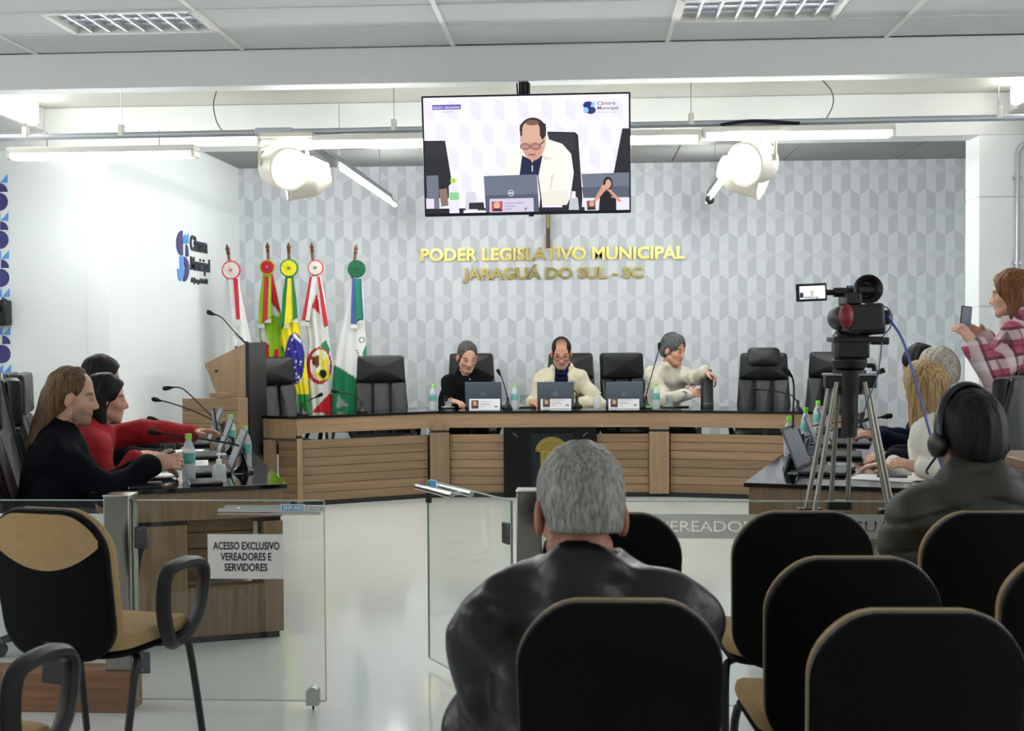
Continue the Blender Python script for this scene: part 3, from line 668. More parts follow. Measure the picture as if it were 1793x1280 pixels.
def gooseneck(pts, name, label, base=None, rhead=.016, group=None, th=.005):
    P = [Vector(p) for p in pts]; t = thing(name, label, 'microphone', P[0], 0, group); Q = [p - P[0] for p in P]
    path = smooth_path(Q, 5); MB().tube(path, th, 7).build('gooseneck', M_BLACK, t)
    d = (Q[-1] - Q[-2]).normalized(); e = Q[-1]
    MB().tube([e - d * .02, e, e + d * .015, e + d * .04, e + d * .05], [th * 1.2, rhead * .7, rhead, rhead, rhead * .5], 10).build('capsule', mat('mic foam', '0c0c0e', .9, var=.2, nscale=200), t)
    if base: MB().lathe([(.001, 0), (.05, 0), (.05, .012), (.028, .03), (.014, .05), (.012, .1), (.001, .1)] if base == 1 else [(.001, -.01), (.018, -.01), (.014, .03), (.001, .03)], 14).build('base', M_BLACK, t)
    return t
for k, (sx, dy) in enumerate(((430, .15), (426, .3))):
    yb = YLE + dy
    gooseneck([onY(sx + 6, 606 - k * 2, yb), onY(408, 578, yb), onY(388, 556, yb), onY(372, 549 + k, yb)], 'lectern_microphone', ['gooseneck microphone on the lectern, curving left over the slanted top', 'second gooseneck microphone on the lectern, behind the other one'][k], 2)
cab = thing('plank_cabinet', 'low wooden plank cabinet standing in front of the lectern by side wall', 'cabinet', (onY(368, 720, 9.6).x, 9.6, 0))
def cpx(px, py): p = onY(px, py, 9.6); return p.x - cab.location.x, p.z
xa, zt = cpx(319, 698); xb, _ = cpx(417, 698)
for k in range(9): MB().span((xa, -.0, zt - .099 * (k + 1) + .004), (xb, .02, zt - .099 * k)).build('plank', M_WOODP, cab, bevel=.002)
MB().span((xa, .018, .0), (xb, .28, zt - .01)).build('body', M_WOODV, cab); MB().span((cpx(360, 698)[0], .1, zt), (cpx(390, 698)[0], .26, zt + .035)).build('cap_block', M_WOODH, cab, bevel=.003)

# ------------------------------------------------------------------ side desks
def side_desk(A, Bp, side, length, width, label):
    d = (Bp - A); d.z = 0; d.normalize(); n = Vector((-d.y, d.x, 0)) * (1 if side < 0 else -1)   # n: away from the middle
    t = thing('council_desk', label, 'desk', (A.x, A.y, 0), math.atan2(d.y, d.x) - math.pi / 2)
    s = -1 if side < 0 else 1      # local: +Y along the desk, outward = s*X
    X = lambda x0, x1: (min(s * x0, s * x1), max(s * x0, s * x1))
    def bx(name, x0, x1, y0, y1, z0, z1, m, bevel=.003):
        a, b2 = X(x0, x1); return MB().span((a, y0, z0), (b2, y1, z1)).build(name, m, t, bevel=bevel)
    bx('desktop', 0, width, 0, length, .708, .73, M_BLACKG)
    bx('apron', .02, width - .02, .02, .05, .575, .708, M_WOODV); bx('apron', .02, .05, .05, length - .02, .575, .708, M_WOODH); bx('edge_rail', width - .05, width - .02, .05, length - .02, .685, .708, M_WOODH)
    bx('apron_joint', .03, .16, .03, .06, .555, .575, M_BLACK); bx('apron_joint', .46, width - .03, .03, .06, .555, .575, M_BLACK)
    bx('end_post', .02, .11, .02, .10, .03, .555, M_WOODV); bx('end_panel', .46, width - .02, .02, .10, .03, .555, M_WOODV); bx('lower_panel', .11, .46, .02, .10, .03, .262, M_WOODV)
    for k in range(4): bx('plank', .11, .46, .17, .19, .262 + k * .078, .262 + k * .078 + .075, M_WOODP)
    bx('niche_back', .11, .46, .19, .2, .26, .575, M_WOODP); bx('strap', .125, .148, .13, .145, .26, .56, M_WHITEP)
    bx('kick_board', .04, width - .03, .03, .1, 0, .03, M_BLACK)
    bx('long_side', .03, .05, .10, length - .05, .03, .555, M_WOODH); bx('far_end', .03, width - .03, length - .07, length - .04, 0, .708, M_WOODV)
    def at(x, y, z=.73):       # desk coordinates: x inward edge->outer, y along
        return Vector((A.x, A.y, 0)) + n * x + d * y + Vector((0, 0, z))
    return t, at, d, n
AL, BL = onZ(503, 847, .73), onZ(436, 784, .73); AR, BR = onZ(1302, 845, .73), onZ(1372, 793, .73)
deskL, atL, dL, nL = side_desk(AL, BL, -1, 3.5, .88, 'wooden council desk with black top, niche in its end, at the blue-emblem wall side')
deskR, atR, dR, nR = side_desk(AR, BR, 1, 3.4, .88, 'wooden council desk with black top behind the camera tripod')

# ------------------------------------------------------------------ glass barrier
M_GLASS = glass_mat('clear glass', (.955, .972, .963), 1.2); M_GEDGE = mat('green glass edge', '9fb9b0', .15, var=0, spec=.8)
GT = onY(400, 877, YG).z
def gx(px, y=YG): return onY(px, 1000, y).x
def pane(parent, L_, z0, z1, name='glass_pane'):
    g = MB().span((0, -.004, z0), (L_, .004, z1)).build(name, M_GLASS, parent, smooth=False)
    e = MB().span((0, -.0045, z1), (L_, .0045, z1 + .004)); e.span((-.003, -.0045, z0), (0, .0045, z1)).span((L_, -.0045, z0), (L_ + .003, .0045, z1)).span((0, -.0045, z0 - .003), (L_, .0045, z0))
    e.build('glass_edge', M_GEDGE, g); return g
def post(px0, px1, ptop, label):
    x0, x1 = gx(px0), gx(px1); t = thing('steel_post', label, 'post', ((x0 + x1) / 2, YG, 0)); wv = (x1 - x0) / 2; zt = onY(px0, ptop, YG - .05).z
    MB().span((-wv, -.05, .0), (wv, .05, zt)).build('column', mat('mirror steel', '7d7a73', .1, metal=1, var=0), t, bevel=.004)
    MB().span((-wv - .002, -.052, zt), (wv + .002, .052, zt + .006)).build('cap', M_CHROME, t, bevel=.002); return t
post(191, 235, 870, 'mirror-polished steel post beside the beige chair with armrests')
post(906, 950, 862, 'mirror-polished steel post in front of the dais, partly behind the grey-haired man')
def hinge(parent, x, y, z):
    MB().box((x, y - .012, z), (.055, .012, .085)).build('hinge', mat('dark steel', '5c5e60', .35, metal=.8, var=0), parent, bevel=.006)
    for k in (-1, 1): MB().cyl((x, y - .017, z + k * .028), (x, y - .022, z + k * .028), .007, n=10).build('screw', M_CHROME, parent)
def handle(parent, x0, x1, z, sgn=1):
    for y in (-.045, .045):
        MB().tube([(x0, y, z), (x1, y, z)], .0125, 16).build('handle_bar', M_CHROME, parent)
    m = MB()
    for x in (x0 + .06, x1 - .06): m.tube([(x, -.045, z), (x, .045, z)], .008, 10)
    m.build('handle_standoff', M_CHROME, parent)
x0, x1 = gx(238), gx(568)
gd = thing('glass_gate', 'closed glass gate with paper notice and steel pull handle', 'gate', (x0, YG, 0)); GL = x1 - x0
pane(gd, GL, .035, GT); hinge(gd, .03, -.006, onY(248, 940, YG).z); hinge(gd, .03, -.006, .18)
hx0, hx1 = gx(390) - x0, gx(566) - x0; hz = onY(470, 893, YG).z; handle(gd, hx0, hx1, hz)
def sign_box(parent, x0, x1, z0, z1, y, m, name): return MB().span((x0, y - .0015, z0), (x1, y, z1)).build(name, m, parent)
pz0, pz1 = onY(430, 1013, YG).z, onY(430, 935, YG).z; nx0, nx1 = gx(365) - x0, gx(497) - x0
sign_box(gd, nx0, nx1, pz0, pz1, -.005, M_PAPER, 'paper_notice')
def gtext(s, px0, py1, px1, py0, parent, ox, m, name='lettering', y=-.0068, bold=.024):
    a, b2 = onY(px0, py1, YG), onY(px1, py0, YG); place_text(s, name, m, (a.x - ox, y, a.z), (1, 0, 0), (0, 0, 1), b2.x - a.x, b2.z - a.z, .0005, parent, bold)
gtext('ACESSO EXCLUSIVO', 374, 962, 490, 948.5, gd, x0, M_INK); gtext('VEREADORES E', 387, 981, 476, 967.5, gd, x0, M_INK); gtext('SERVIDORES', 394, 999.5, 469, 986, gd, x0, M_INK)
M_CYAN = mat('blue sticker', '3f9fd0', .4, var=0)
sz0, sz1 = onY(520, 892, YG).z, onY(520, 879, YG).z
sign_box(gd, gx(500) - x0, gx(541) - x0, sz0, sz1, -.062, M_PAPER, 'sticker'); sign_box(gd, gx(502) - x0, gx(539) - x0, sz0 + .003, sz1 - .003, -.0632, M_CYAN, 'sticker_face')
gtext('EMPURRE', 504, 889, 537, 882, gd, x0, M_PAPER, 'sticker_text', -.0655)
lk = gx(546) - x0
MB().prism([(lk + .024 * math.cos(R(a)), -.02, .065 + .024 * math.sin(R(a))) for a in range(0, 181, 15)] + [(lk - .024, -.02, .02), (lk + .024, -.02, .02)], (0, .04, 0)).build('floor_lock', mat('satin steel', 'b9bab8', .35, metal=.7, var=0), gd, smooth=False)
MB().cyl((lk, 0, 0), (lk, 0, .02), .004, n=8).build('lock_bolt', M_BLACK, gd)
# open gate
hp = Vector((gx(896), YG, 0)); fe = onZ(752, 1165, 0); v = fe - hp
go = thing('glass_gate', 'glass gate standing open towards the dais with twin pull bars', 'gate', hp, math.atan2(v.y, v.x)); OL = v.length
pane(go, OL, .035, GT); hinge(go, .03, .02, onY(890, 935, YG).z); hinge(go, .03, .02, .18)
handle(go, OL - .33, OL + .02, hz + .01)
MB().span((OL - .02, -.01, hz - .06), (OL + .008, .01, hz - .01)).build('latch', M_BLACK, go, bevel=.003)
sign_box(go, OL - .10, OL - .035, sz0 + .01, sz1 + .015, -.0, M_PAPER, 'sticker').location = (0, .007, 0); sign_box(go, OL - .097, OL - .038, sz0 + .013, sz1 + .012, .009, M_CYAN, 'sticker_face')
# fixed panes
xf0, xf1 = XW0 + .02, gx(184)
fl = thing('fixed_glass_panel', 'fixed glass panel with frosted band behind the beige chair', 'glass panel', (xf0, YG, 0)); pane(fl, xf1 - xf0, .12, GT)
M_FROST = frost_mat('frosted film', (.74, .75, .74), .9)
MB().span((0, -.0065, GT - .16), (xf1 - xf0, -.0045, GT - .05)).build('frosted_band', M_FROST, fl)
MB().span((0, -.075, 0), (gx(237) - xf0, .06, .155)).build('plinth', wood_mat('reddish wood', '6b4c36', '8a6446', 'X'), fl, bevel=.004)
xr0, xr1 = gx(953), XW1 - .02
fr = thing('fixed_glass_panel', 'fixed glass panel with lettered frosted band in front of the tripod', 'glass panel', (xr0, YG, 0)); pane(fr, xr1 - xr0, .035, GT)
fz1, fz0 = onY(1400, 901, YG).z, onY(1400, 944, YG).z
def film_with_letters(parent, z0, z1, L_, s, tx0, tx1, tz0, tz1, y, m):
    bold = .02; _, full = text_mesh(s, bold); lo, hi = full.min(0), full.max(0); sx, sz = (tx1 - tx0) / (hi[0] - lo[0]), (tz1 - tz0) / (hi[1] - lo[1])
    ix = lambda x: (x - tx0) / sx + lo[0]; iz = lambda z: (z - tz0) / sz + lo[1]
    cells = []; right = [text_mesh(s[:i + 1], bold)[1][:, 0].max() if s[i] != ' ' else None for i in range(len(s))]; xprev = ix(0)
    obs = []
    for i, ch in enumerate(s):
        if ch == ' ': continue
        c = text_mesh(ch, bold)[1]; dx = right[i] - c[:, 0].max()
        nxt = next((k for k in range(i + 1, len(s)) if s[k] != ' '), None)
        if nxt is None: xe = ix(L_)
        else: c2 = text_mesh(s[nxt], bold)[1]; xe = (right[i] + right[nxt] - (c2[:, 0].max() - c2[:, 0].min())) / 2
        cu = bpy.data.curves.new('t', 'FONT'); cu.body = ch; cu.size = 1; ob = bpy.data.objects.new('t', cu); COL.objects.link(ob); obs.append((ob, dx, xprev, xe)); xprev = xe
    dg = bpy.context.evaluated_depsgraph_get(); V, Fc = [], []
    for ob, dx, xa, xb in obs:
        c2 = ob.evaluated_get(dg).to_curve(dg).copy(); r_ = c2.splines.new('POLY'); r_.points.add(3); r_.use_cyclic_u = True
        for q, co in zip(r_.points, ((xa - dx, iz(z0)), (xb - dx, iz(z0)), (xb - dx, iz(z1)), (xa - dx, iz(z1)))): q.co = (*co, 0, 1)
        c2.dimensions = '2D'; c2.fill_mode = 'FRONT'; c2.extrude = 0; c2.offset = 0; c2.resolution_u = 4
        o2 = bpy.data.objects.new('t2', c2); me = bpy.data.meshes.new_from_object(o2); bpy.data.objects.remove(o2); n0 = len(V)
        V += [((v.co.x + dx - lo[0]) * sx + tx0, y, (v.co.y - lo[1]) * sz + tz0) for v in me.vertices]; Fc += [tuple(k + n0 for k in p.vertices) for p in me.polygons]
    for ob, *_ in obs: bpy.data.objects.remove(ob)
    return MB().add(V, Fc).build('frosted_band', m, parent, smooth=False)
ta, tb = onY(957, 937, YG), onY(1690, 907, YG)
film_with_letters(fr, fz0, fz1, xr1 - xr0, 'CÂMARA DE VEREADORES DE JARAGUÁ DO SUL', ta.x - xr0, tb.x - xr0, ta.z, ta.z + .066, .006, M_FROST)
# ================================================================== CHAIRS
def rrect(w0, w1, h, r, n=6):     # rounded trapezoid outline, bottom width w0, top width w1, from z=0 to h
    pts = []
    for cx, cz, a0 in ((w0 / 2 - r, r, -90), (w1 / 2 - r, h - r, 0), (-(w1 / 2 - r), h - r, 90), (-(w0 / 2 - r), r, 180)):
        pts += [(cx + r * math.cos(R(a0 + 90 * k / n)), cz + r * math.sin(R(a0 + 90 * k / n))) for k in range(n + 1)]
    return pts
def plate(mb, out, tf, t0, t1, edge=.012, dome=0):
    """rounded slab from outline; tf(x, z, depth) -> point"""
    P = np.array(out); c = P.mean(0); n = len(P); rings = []
    for s, t in ((1 - edge * 3, t0), (1 - edge * .8, t0 + (t1 - t0) * .12), (1, t0 + (t1 - t0) * .4), (1, t0 + (t1 - t0) * .6), (1 - edge * .8, t1 - (t1 - t0) * .12), (1 - edge * 3, t1)):
        rings.append([tf(*(c + (q - c) * s), t) for q in P])
    vs = [v for r_ in rings for v in r_]; m = len(rings)
    fs = [(i * n + k, i * n + (k + 1) % n, (i + 1) * n + (k + 1) % n, (i + 1) * n + k) for i in range(m - 1) for k in range(n)]
    o = len(vs); vs += [tf(*c, t0 - dome), tf(*c, t1 + dome)]
    fs += [(o, (k + 1) % n, k) for k in range(n)] + [(o + 1, (m - 1) * n + k, (m - 1) * n + (k + 1) % n) for k in range(n)]
    mb.add(vs, fs)
M_CSHELL = mat('chair back shell', '030303', .65, var=.03, spec=.12); M_TRIM = mat('taupe edge piping', '6e675a', .35, var=0)
def aud_chair(label, loc, rz, arms=False, duo=False, group=None):
    t = thing('audience_chair', label, 'chair', loc, rz, group)          # local: faces +Y
    tilt = R(10)
    def back(x, z, d):                       # d: 0 = rear face, grows to the front ; curved
        y = -.20 - z * math.tan(tilt) + d + 1.1 * x * x * .35; return (x, y, .40 + z)
    out = rrect(.41, .42, .475, .12, 8)
    top = [(x * (1 + .02 * z), z + (.026 * (1 - (x / .21) ** 2) * min(1, (z - .33) / .14) if z > .33 else 0)) for x, z in out]
    mb = MB(); plate(mb, top, back, -.022, .002, .02); mb.build('back_shell', M_CSHELL, t)
    mb = MB(); plate(mb, [(x * 1.008, z + .003) for x, z in top], back, .002, .012, .02); mb.build('edge_piping', M_BLACK if duo else M_TRIM, t)
    mb = MB(); plate(mb, [(x * .99, z) for x, z in top], back, .014, .06, .03, .01); mb.build('back_cushion', M_BEIGE, t)
    if duo:
        tr = sorted([q for q in top if q[1] > .30], key=lambda q: q[0]); tx = [q[0] for q in tr]; tz = [q[1] for q in tr]
        m_ = MB(); vs = []; nx, nz = 25, 5
        for i in range(nx):
            x = -.198 + .396 * i / (nx - 1); zl = .30 + .075 * (x / .19) ** 2; zh = max(zl + .002, float(np.interp(x, tx, tz)) - .012 if abs(x) < .2 else .37)
            vs += [back(x, zl + (zh - zl) * j / (nz - 1), -.0245) for j in range(nz)] + [back(x, zl + (zh - zl) * j / (nz - 1), -.018) for j in range(nz)]
        w2 = 2 * nz; fs = []
        for i in range(nx - 1):
            for j in range(nz - 1): fs += [(i * w2 + j, i * w2 + j + 1, (i + 1) * w2 + j + 1, (i + 1) * w2 + j), (i * w2 + nz + j, (i + 1) * w2 + nz + j, (i + 1) * w2 + nz + j + 1, i * w2 + nz + j + 1)]
            fs += [(i * w2, (i + 1) * w2, (i + 1) * w2 + nz, i * w2 + nz), (i * w2 + nz - 1, i * w2 + w2 - 1, (i + 1) * w2 + w2 - 1, (i + 1) * w2 + nz - 1)]
        m_.add(vs, fs); m_.build('back_panel', M_BEIGE, t)
        MB().box((.05, -.24, .425), (.055, .01, .02)).build('maker_plate', M_STEEL, t)
    def seat(x, z, d): return (x, -.20 + z, .425 + d - (.03 * max(0, (z - .36) / .1)) ** 1)
    mb = MB(); plate(mb, [(x, z) for x, z in rrect(.43, .46, .46, .1, 6)], seat, 0, .06, .03, .008); mb.build('seat', M_BEIGE, t)
    mb = MB(); plate(mb, [(x * .98, z) for x, z in rrect(.43, .46, .46, .1, 6)], seat, -.02, .002, .03); mb.build('seat_shell', M_CSHELL, t)
    MB().box((0, -.225, .40), (.09, .03, .14), Matrix.Rotation(R(-8), 3, 'X')).build('back_support', M_BLACK, t, bevel=.008)
    for s in (-1, 1):
        MB().tube(smooth_path([(s * .2, .17, .40), (s * .225, .19, .36), (s * .24, .25, .0 + .012)], 4), .0125, 8).build('leg', M_BLACK, t)
        MB().tube(smooth_path([(s * .10, -.05, .40), (s * .19, -.07, .392), (s * .215, -.12, .34), (s * .225, -.21, .012)], 4), .0125, 8).build('leg', M_BLACK, t)
        if arms:
            P = [(s * .235, .07, .40), (s * .255, .02, .43), (s * .262, -.02, .52), (s * .265, -.02, .63), (s * .265, .02, .665), (s * .265, .12, .672), (s * .265, .2, .655), (s * .265, .225, .61), (s * .262, .2, .50), (s * .255, .14, .43), (s * .235, .09, .405)]
            MB().tube(smooth_path(P, 4), .019, 8, flat=1.35).build('armrest', M_BLACK, t)
    return t
def D2(px, d): p = onD(px, 1000, d); return (p.x, p.y, 0)
def place_ac(px, d, label, rz=YAW, **k):
    p = onD(px, 640, d); f = Vector((-math.sin(rz), math.cos(rz), 0)); return aud_chair(label, (p.x + f.x * .26, p.y + f.y * .26, 0), rz, **k)
place_ac(1083, 2.56, 'dark-backed chair the grey-haired man in black leather sits on', R(1))
place_ac(1610, 2.45, 'empty dark-backed chair in the rearmost row beside the leather-jacketed man', R(1))
place_ac(1496, 3.02, 'empty dark-backed chair in the middle row, directly behind the tripod', R(1))
place_ac(1912, 3.05, 'dark-backed chair in the middle row, behind the man with headphones', R(1))
place_ac(1406, 3.78, 'empty dark-backed chair in the first row, against the lettered glass', R(1))
place_ac(1070, 3.78, 'empty dark-backed chair in the first row, half behind the grey-haired head', R(1))
place_ac(1742, 3.75, 'dark-backed chair the man with headphones sits on', R(1))
place_ac(78, 3.95, 'beige and black chair with loop armrests by the steel post', R(-14), arms=True, duo=True)
place_ac(-300, 2.72, 'beige chair with loop armrests just behind the one by the post', R(-10), arms=True, duo=True)

# leather executive chair
def make_exec():
    t = thing('leather_chair', 'black leather chair', 'chair')
    def back(x, z, d):
        y = -.24 - .16 * z - .06 * math.sin(z * 3.6) + d + .5 * x * x; return (x, y, .46 + z)
    out = [(x * (1 - .18 * (z / .76) ** 1.5), z) for x, z in rrect(.52, .51, .76, .035, 5)]
    mb = MB(); plate(mb, out, back, -.03, .0, .02); mb.build('back_shell', M_LEATH, t)
    P = np.array(out)
    hd = [(x * .985, z) for x, z in rrect(.46, .44, .232, .022, 5)]
    mb = MB(); plate(mb, [(x * .98, .525 + z) for x, z in hd], back, 0, .075, .03, .01); mb.build('head_cushion', M_LEATH, t)
    for k, (x0, x1) in enumerate(((-.235, -.08), (-.078, .078), (.08, .235))):
        q = [((x0 + x1) / 2 + x, .0 + z) for x, z in rrect(x1 - x0, (x1 - x0) * .93, .52, .03, 4)]
        mb = MB(); plate(mb, q, back, 0, .06, .03, .008); mb.build('back_cushion', M_LEATH, t)
    def seat(x, z, d): return (x, -.24 + z, .42 + d)
    mb = MB(); plate(mb, rrect(.5, .52, .52, .08, 5), seat, 0, .10, .03, .01); mb.build('seat', M_LEATH, t)
    for s in (-1, 1):
        MB().tube(smooth_path([(s * .26, -.18, .45), (s * .30, -.17, .56), (s * .305, -.1, .64), (s * .305, .12, .65), (s * .295, .17, .62), (s * .28, .16, .5), (s * .26, .1, .44)], 4), .018, 8, flat=1.3).build('armrest', M_BLACK, t)
    MB().cyl((0, 0, .08), (0, 0, .42), .028).build('gas_column', M_BLACK, t)
    for k in range(5):
        a = 2 * math.pi * k / 5 + .3; e = (math.cos(a) * .31, math.sin(a) * .31, .07)
        MB().tube([(0, 0, .11), e], [.03, .018], 8).build('base_leg', M_BLACK, t); MB().cyl((e[0] - .02, e[1], .03), (e[0] + .02, e[1], .03), .03, n=12).build('caster', M_BLACK, t)
    return t
EX0 = make_exec(); ex_used = [False]
def exec_chair(loc, rz, label, group=None):
    if not ex_used[0]:
        ex_used[0] = True; EX0.location = loc; EX0.rotation_euler = (0, 0, rz); EX0['label'] = label
        if group: EX0['group'] = group
        return EX0
    return dup(EX0, loc, rz, label, group)
def dais_chair(px, d, rz, label):
    p = onD(px, 640, d); return exec_chair((p.x, p.y, 0), rz, label)
dais_chair(492, 10.75, R(180 + 32), 'empty black leather chair at the dais end next to the lectern')
dais_chair(672, 11.15, R(180 + 14), 'empty black leather chair in front of the white and green flag')
dais_chair(822, 11.95, R(180 + 2), 'black leather chair of the man in the black polo shirt')
dais_chair(994, 11.75, R(180 - 4), 'black leather chair of the man with glasses in the cream jacket')
dais_chair(1116, 11.75, R(180 + 24), 'black leather chair of the man holding the flask')
hc = dais_chair(1337, 11.25, R(180 - 8), 'empty black leather chair with an extra padded head pillow')
dais_chair(1445, 11.55, R(180 - 22), 'empty black leather chair behind the tripod')
m_ = MB(); plate(m_, rrect(.30, .30, .17, .05, 5), lambda x, z, d: (x, -.335 - .12 * z + d, 1.10 + z), 0, .07, .04, .012); m_.build('head_pillow', M_LEATH, hc)
# ================================================================== SDF FIGURES
class Field:
    def __init__(s, lo, hi, vox):
        s.lo = np.array(lo, np.float32) - 3 * vox; s.h = vox
        s.n = np.ceil((np.array(hi) + 3 * vox - s.lo) / vox).astype(int) + 1
        s.F = np.full(s.n, .4, np.float32)
        s.ax = [s.lo[i] + vox * np.arange(s.n[i], dtype=np.float32) for i in range(3)]
    def win(s, lo, hi):
        a = np.maximum(0, np.floor((np.array(lo) - s.lo) / s.h).astype(int)); b = np.minimum(s.n, np.ceil((np.array(hi) - s.lo) / s.h).astype(int) + 1)
        if (b <= a).any(): return None, None
        sl = tuple(slice(a[i], b[i]) for i in range(3))
        return sl, [s.ax[i][sl[i]].reshape([-1 if j == i else 1 for j in range(3)]) for i in range(3)]
    def put(s, sl, d, k, sub):
        A = s.F[sl]
        if sub:
            if k > 0: h = np.maximum(k - np.abs(A + d), 0) / k; s.F[sl] = np.maximum(A, -d) + h * h * k * .25
            else: s.F[sl] = np.maximum(A, -d)
        elif k > 0:
            h = np.maximum(k - np.abs(A - d), 0) / k; s.F[sl] = np.minimum(A, d) - h * h * k * .25
        else: s.F[sl] = np.minimum(A, d)
    def prim(s, p, infl=0., sub=False):
        k = p[-1]
        if p[0] == 'rc':
            _, a, b, ra, rb, k = p; a = np.array(a, np.float32); b = np.array(b, np.float32); ra += infl; rb += infl; m = max(ra, rb) + k + 3 * s.h
            sl, g = s.win(np.minimum(a, b) - m, np.maximum(a, b) + m)
            if sl is None: return
            ab = b - a; L2 = float(ab @ ab) + 1e-9
            t = np.clip(((g[0] - a[0]) * ab[0] + (g[1] - a[1]) * ab[1] + (g[2] - a[2]) * ab[2]) / L2, 0, 1)
            d = np.sqrt((g[0] - a[0] - t * ab[0]) ** 2 + (g[1] - a[1] - t * ab[1]) ** 2 + (g[2] - a[2] - t * ab[2]) ** 2) - (ra + (rb - ra) * t)
        else:
            _, c, r, rot, k = p; c = np.array(c, np.float32); r = np.array(r, np.float32) + infl; m = float(r.max()) + k + 3 * s.h
            sl, g = s.win(c - m, c + m)
            if sl is None: return
            q = [g[i] - c[i] for i in range(3)]
            if rot is not None:
                Rm = np.array(rot, np.float32); q = [Rm[0, i] * q[0] + Rm[1, i] * q[1] + Rm[2, i] * q[2] for i in range(3)]   # R^T q
            k0 = np.sqrt((q[0] / r[0]) ** 2 + (q[1] / r[1]) ** 2 + (q[2] / r[2]) ** 2); k1 = np.sqrt((q[0] / r[0] ** 2) ** 2 + (q[1] / r[1] ** 2) ** 2 + (q[2] / r[2] ** 2) ** 2) + 1e-6
            d = k0 * (k0 - 1) / k1
        s.put(sl, d.astype(np.float32), k, sub)
    def mesh(s):
        F = s.F; I = F < 0; c = np.zeros(np.array(F.shape) - 1, np.int8)
        for i in (0, 1):
            for j in (0, 1):
                for k in (0, 1): c += I[i:F.shape[0] - 1 + i, j:F.shape[1] - 1 + j, k:F.shape[2] - 1 + k]
        act = (c > 0) & (c < 8); idx = np.argwhere(act); N_ = len(idx); vid = np.full(act.shape, -1, np.int32); vid[act] = np.arange(N_)
        cor = np.array([(i, j, k) for i in (0, 1) for j in (0, 1) for k in (0, 1)])
        val = np.stack([F[idx[:, 0] + o[0], idx[:, 1] + o[1], idx[:, 2] + o[2]] for o in cor], 1)
        acc = np.zeros((N_, 3)); cnt = np.zeros(N_)
        for a in range(8):
            for b in range(a + 1, 8):
                if np.abs(cor[a] - cor[b]).sum() != 1: continue
                m = (val[:, a] < 0) != (val[:, b] < 0); t = np.where(m, val[:, a] / (val[:, a] - val[:, b] + 1e-12), 0)
                acc += m[:, None] * (cor[a] + t[:, None] * (cor[b] - cor[a])); cnt += m
        V = (idx + acc / cnt[:, None]) * s.h + s.lo
        Q = []
        for ax in range(3):
            u, v = (ax + 1) % 3, (ax + 2) % 3
            sa = [slice(None)] * 3; sb = [slice(None)] * 3; sa[ax] = slice(0, -1); sb[ax] = slice(1, None)
            A, B = I[tuple(sa)], I[tuple(sb)]; e = A != B
            p = np.argwhere(e); p = p[(p[:, u] > 0) & (p[:, v] > 0) & (p[:, u] < s.n[u] - 1) & (p[:, v] < s.n[v] - 1)]
            du = np.zeros(3, int); du[u] = 1; dv = np.zeros(3, int); dv[v] = 1
            q = np.stack([vid[tuple((p - o).T)] for o in (du + dv, dv, 0 * du, du)], 1)
            fl = I[tuple(p.T)]; q[~fl] = q[~fl][:, ::-1]; Q.append(q)
        return V, np.concatenate(Q)
def np_mesh(name, V, Q, m, parent=None, col=None):
    me = bpy.data.meshes.new(name); me.vertices.add(len(V)); me.vertices.foreach_set('co', V.astype(np.float32).ravel())
    k = Q.shape[1]; me.loops.add(Q.size); me.loops.foreach_set('vertex_index', Q.astype(np.int32).ravel())
    me.polygons.add(len(Q)); me.polygons.foreach_set('loop_start', np.arange(0, Q.size, k, dtype=np.int32))
    me.polygons.foreach_set('use_smooth', np.ones(len(Q), bool)); me.update(calc_edges=True); me.validate()
    me.materials.append(m)
    if col is not None:
        at = me.color_attributes.new('Col', 'FLOAT_COLOR', 'POINT'); at.data.foreach_set('color', np.c_[col, np.ones(len(col))].astype(np.float32).ravel())
    o = bpy.data.objects.new(name, me); COL.objects.link(o)
    if parent is not None: o.parent = parent
    return o
def sdf(prims, vox, infl=0., subs=(), disp=None):
    lo = np.full(3, 9.); hi = -lo
    for p in prims:
        if p[0] == 'rc': m = max(p[3], p[4]) + infl; a = np.minimum(p[1], p[2]) - m; b = np.maximum(p[1], p[2]) + m
        else: m = max(p[2]) + infl; a = np.array(p[1]) - m; b = np.array(p[1]) + m
        lo = np.minimum(lo, a); hi = np.maximum(hi, b)
    f = Field(lo, hi, vox)
    for p in prims: f.prim(p, infl)
    if disp is not None:
        X, Y, Z = (f.ax[i].reshape([-1 if j == i else 1 for j in range(3)]) for i in range(3)); f.F = (f.F + disp(X, Y, Z)).astype(np.float32)
    for p in subs: f.prim(p, 0, True)
    return f.mesh()
V3 = lambda *a: np.array(a, float)
def rotm(yaw, pitch, roll): return np.array(Matrix.Rotation(yaw, 3, 'Z') @ Matrix.Rotation(pitch, 3, 'X') @ Matrix.Rotation(roll, 3, 'Y'))
def ik(S, W, l1, l2, hint):
    d = W - S; D = np.linalg.norm(d)
    if D > l1 + l2 - .01: W = S + d / D * (l1 + l2 - .01); d = W - S; D = np.linalg.norm(d)
    u = d / D; a = (l1 ** 2 - l2 ** 2 + D * D) / (2 * D); h = math.sqrt(max(l1 * l1 - a * a, 0)); p = hint - u * (hint @ u); p /= np.linalg.norm(p) + 1e-9
    return S + u * a + p * h, W
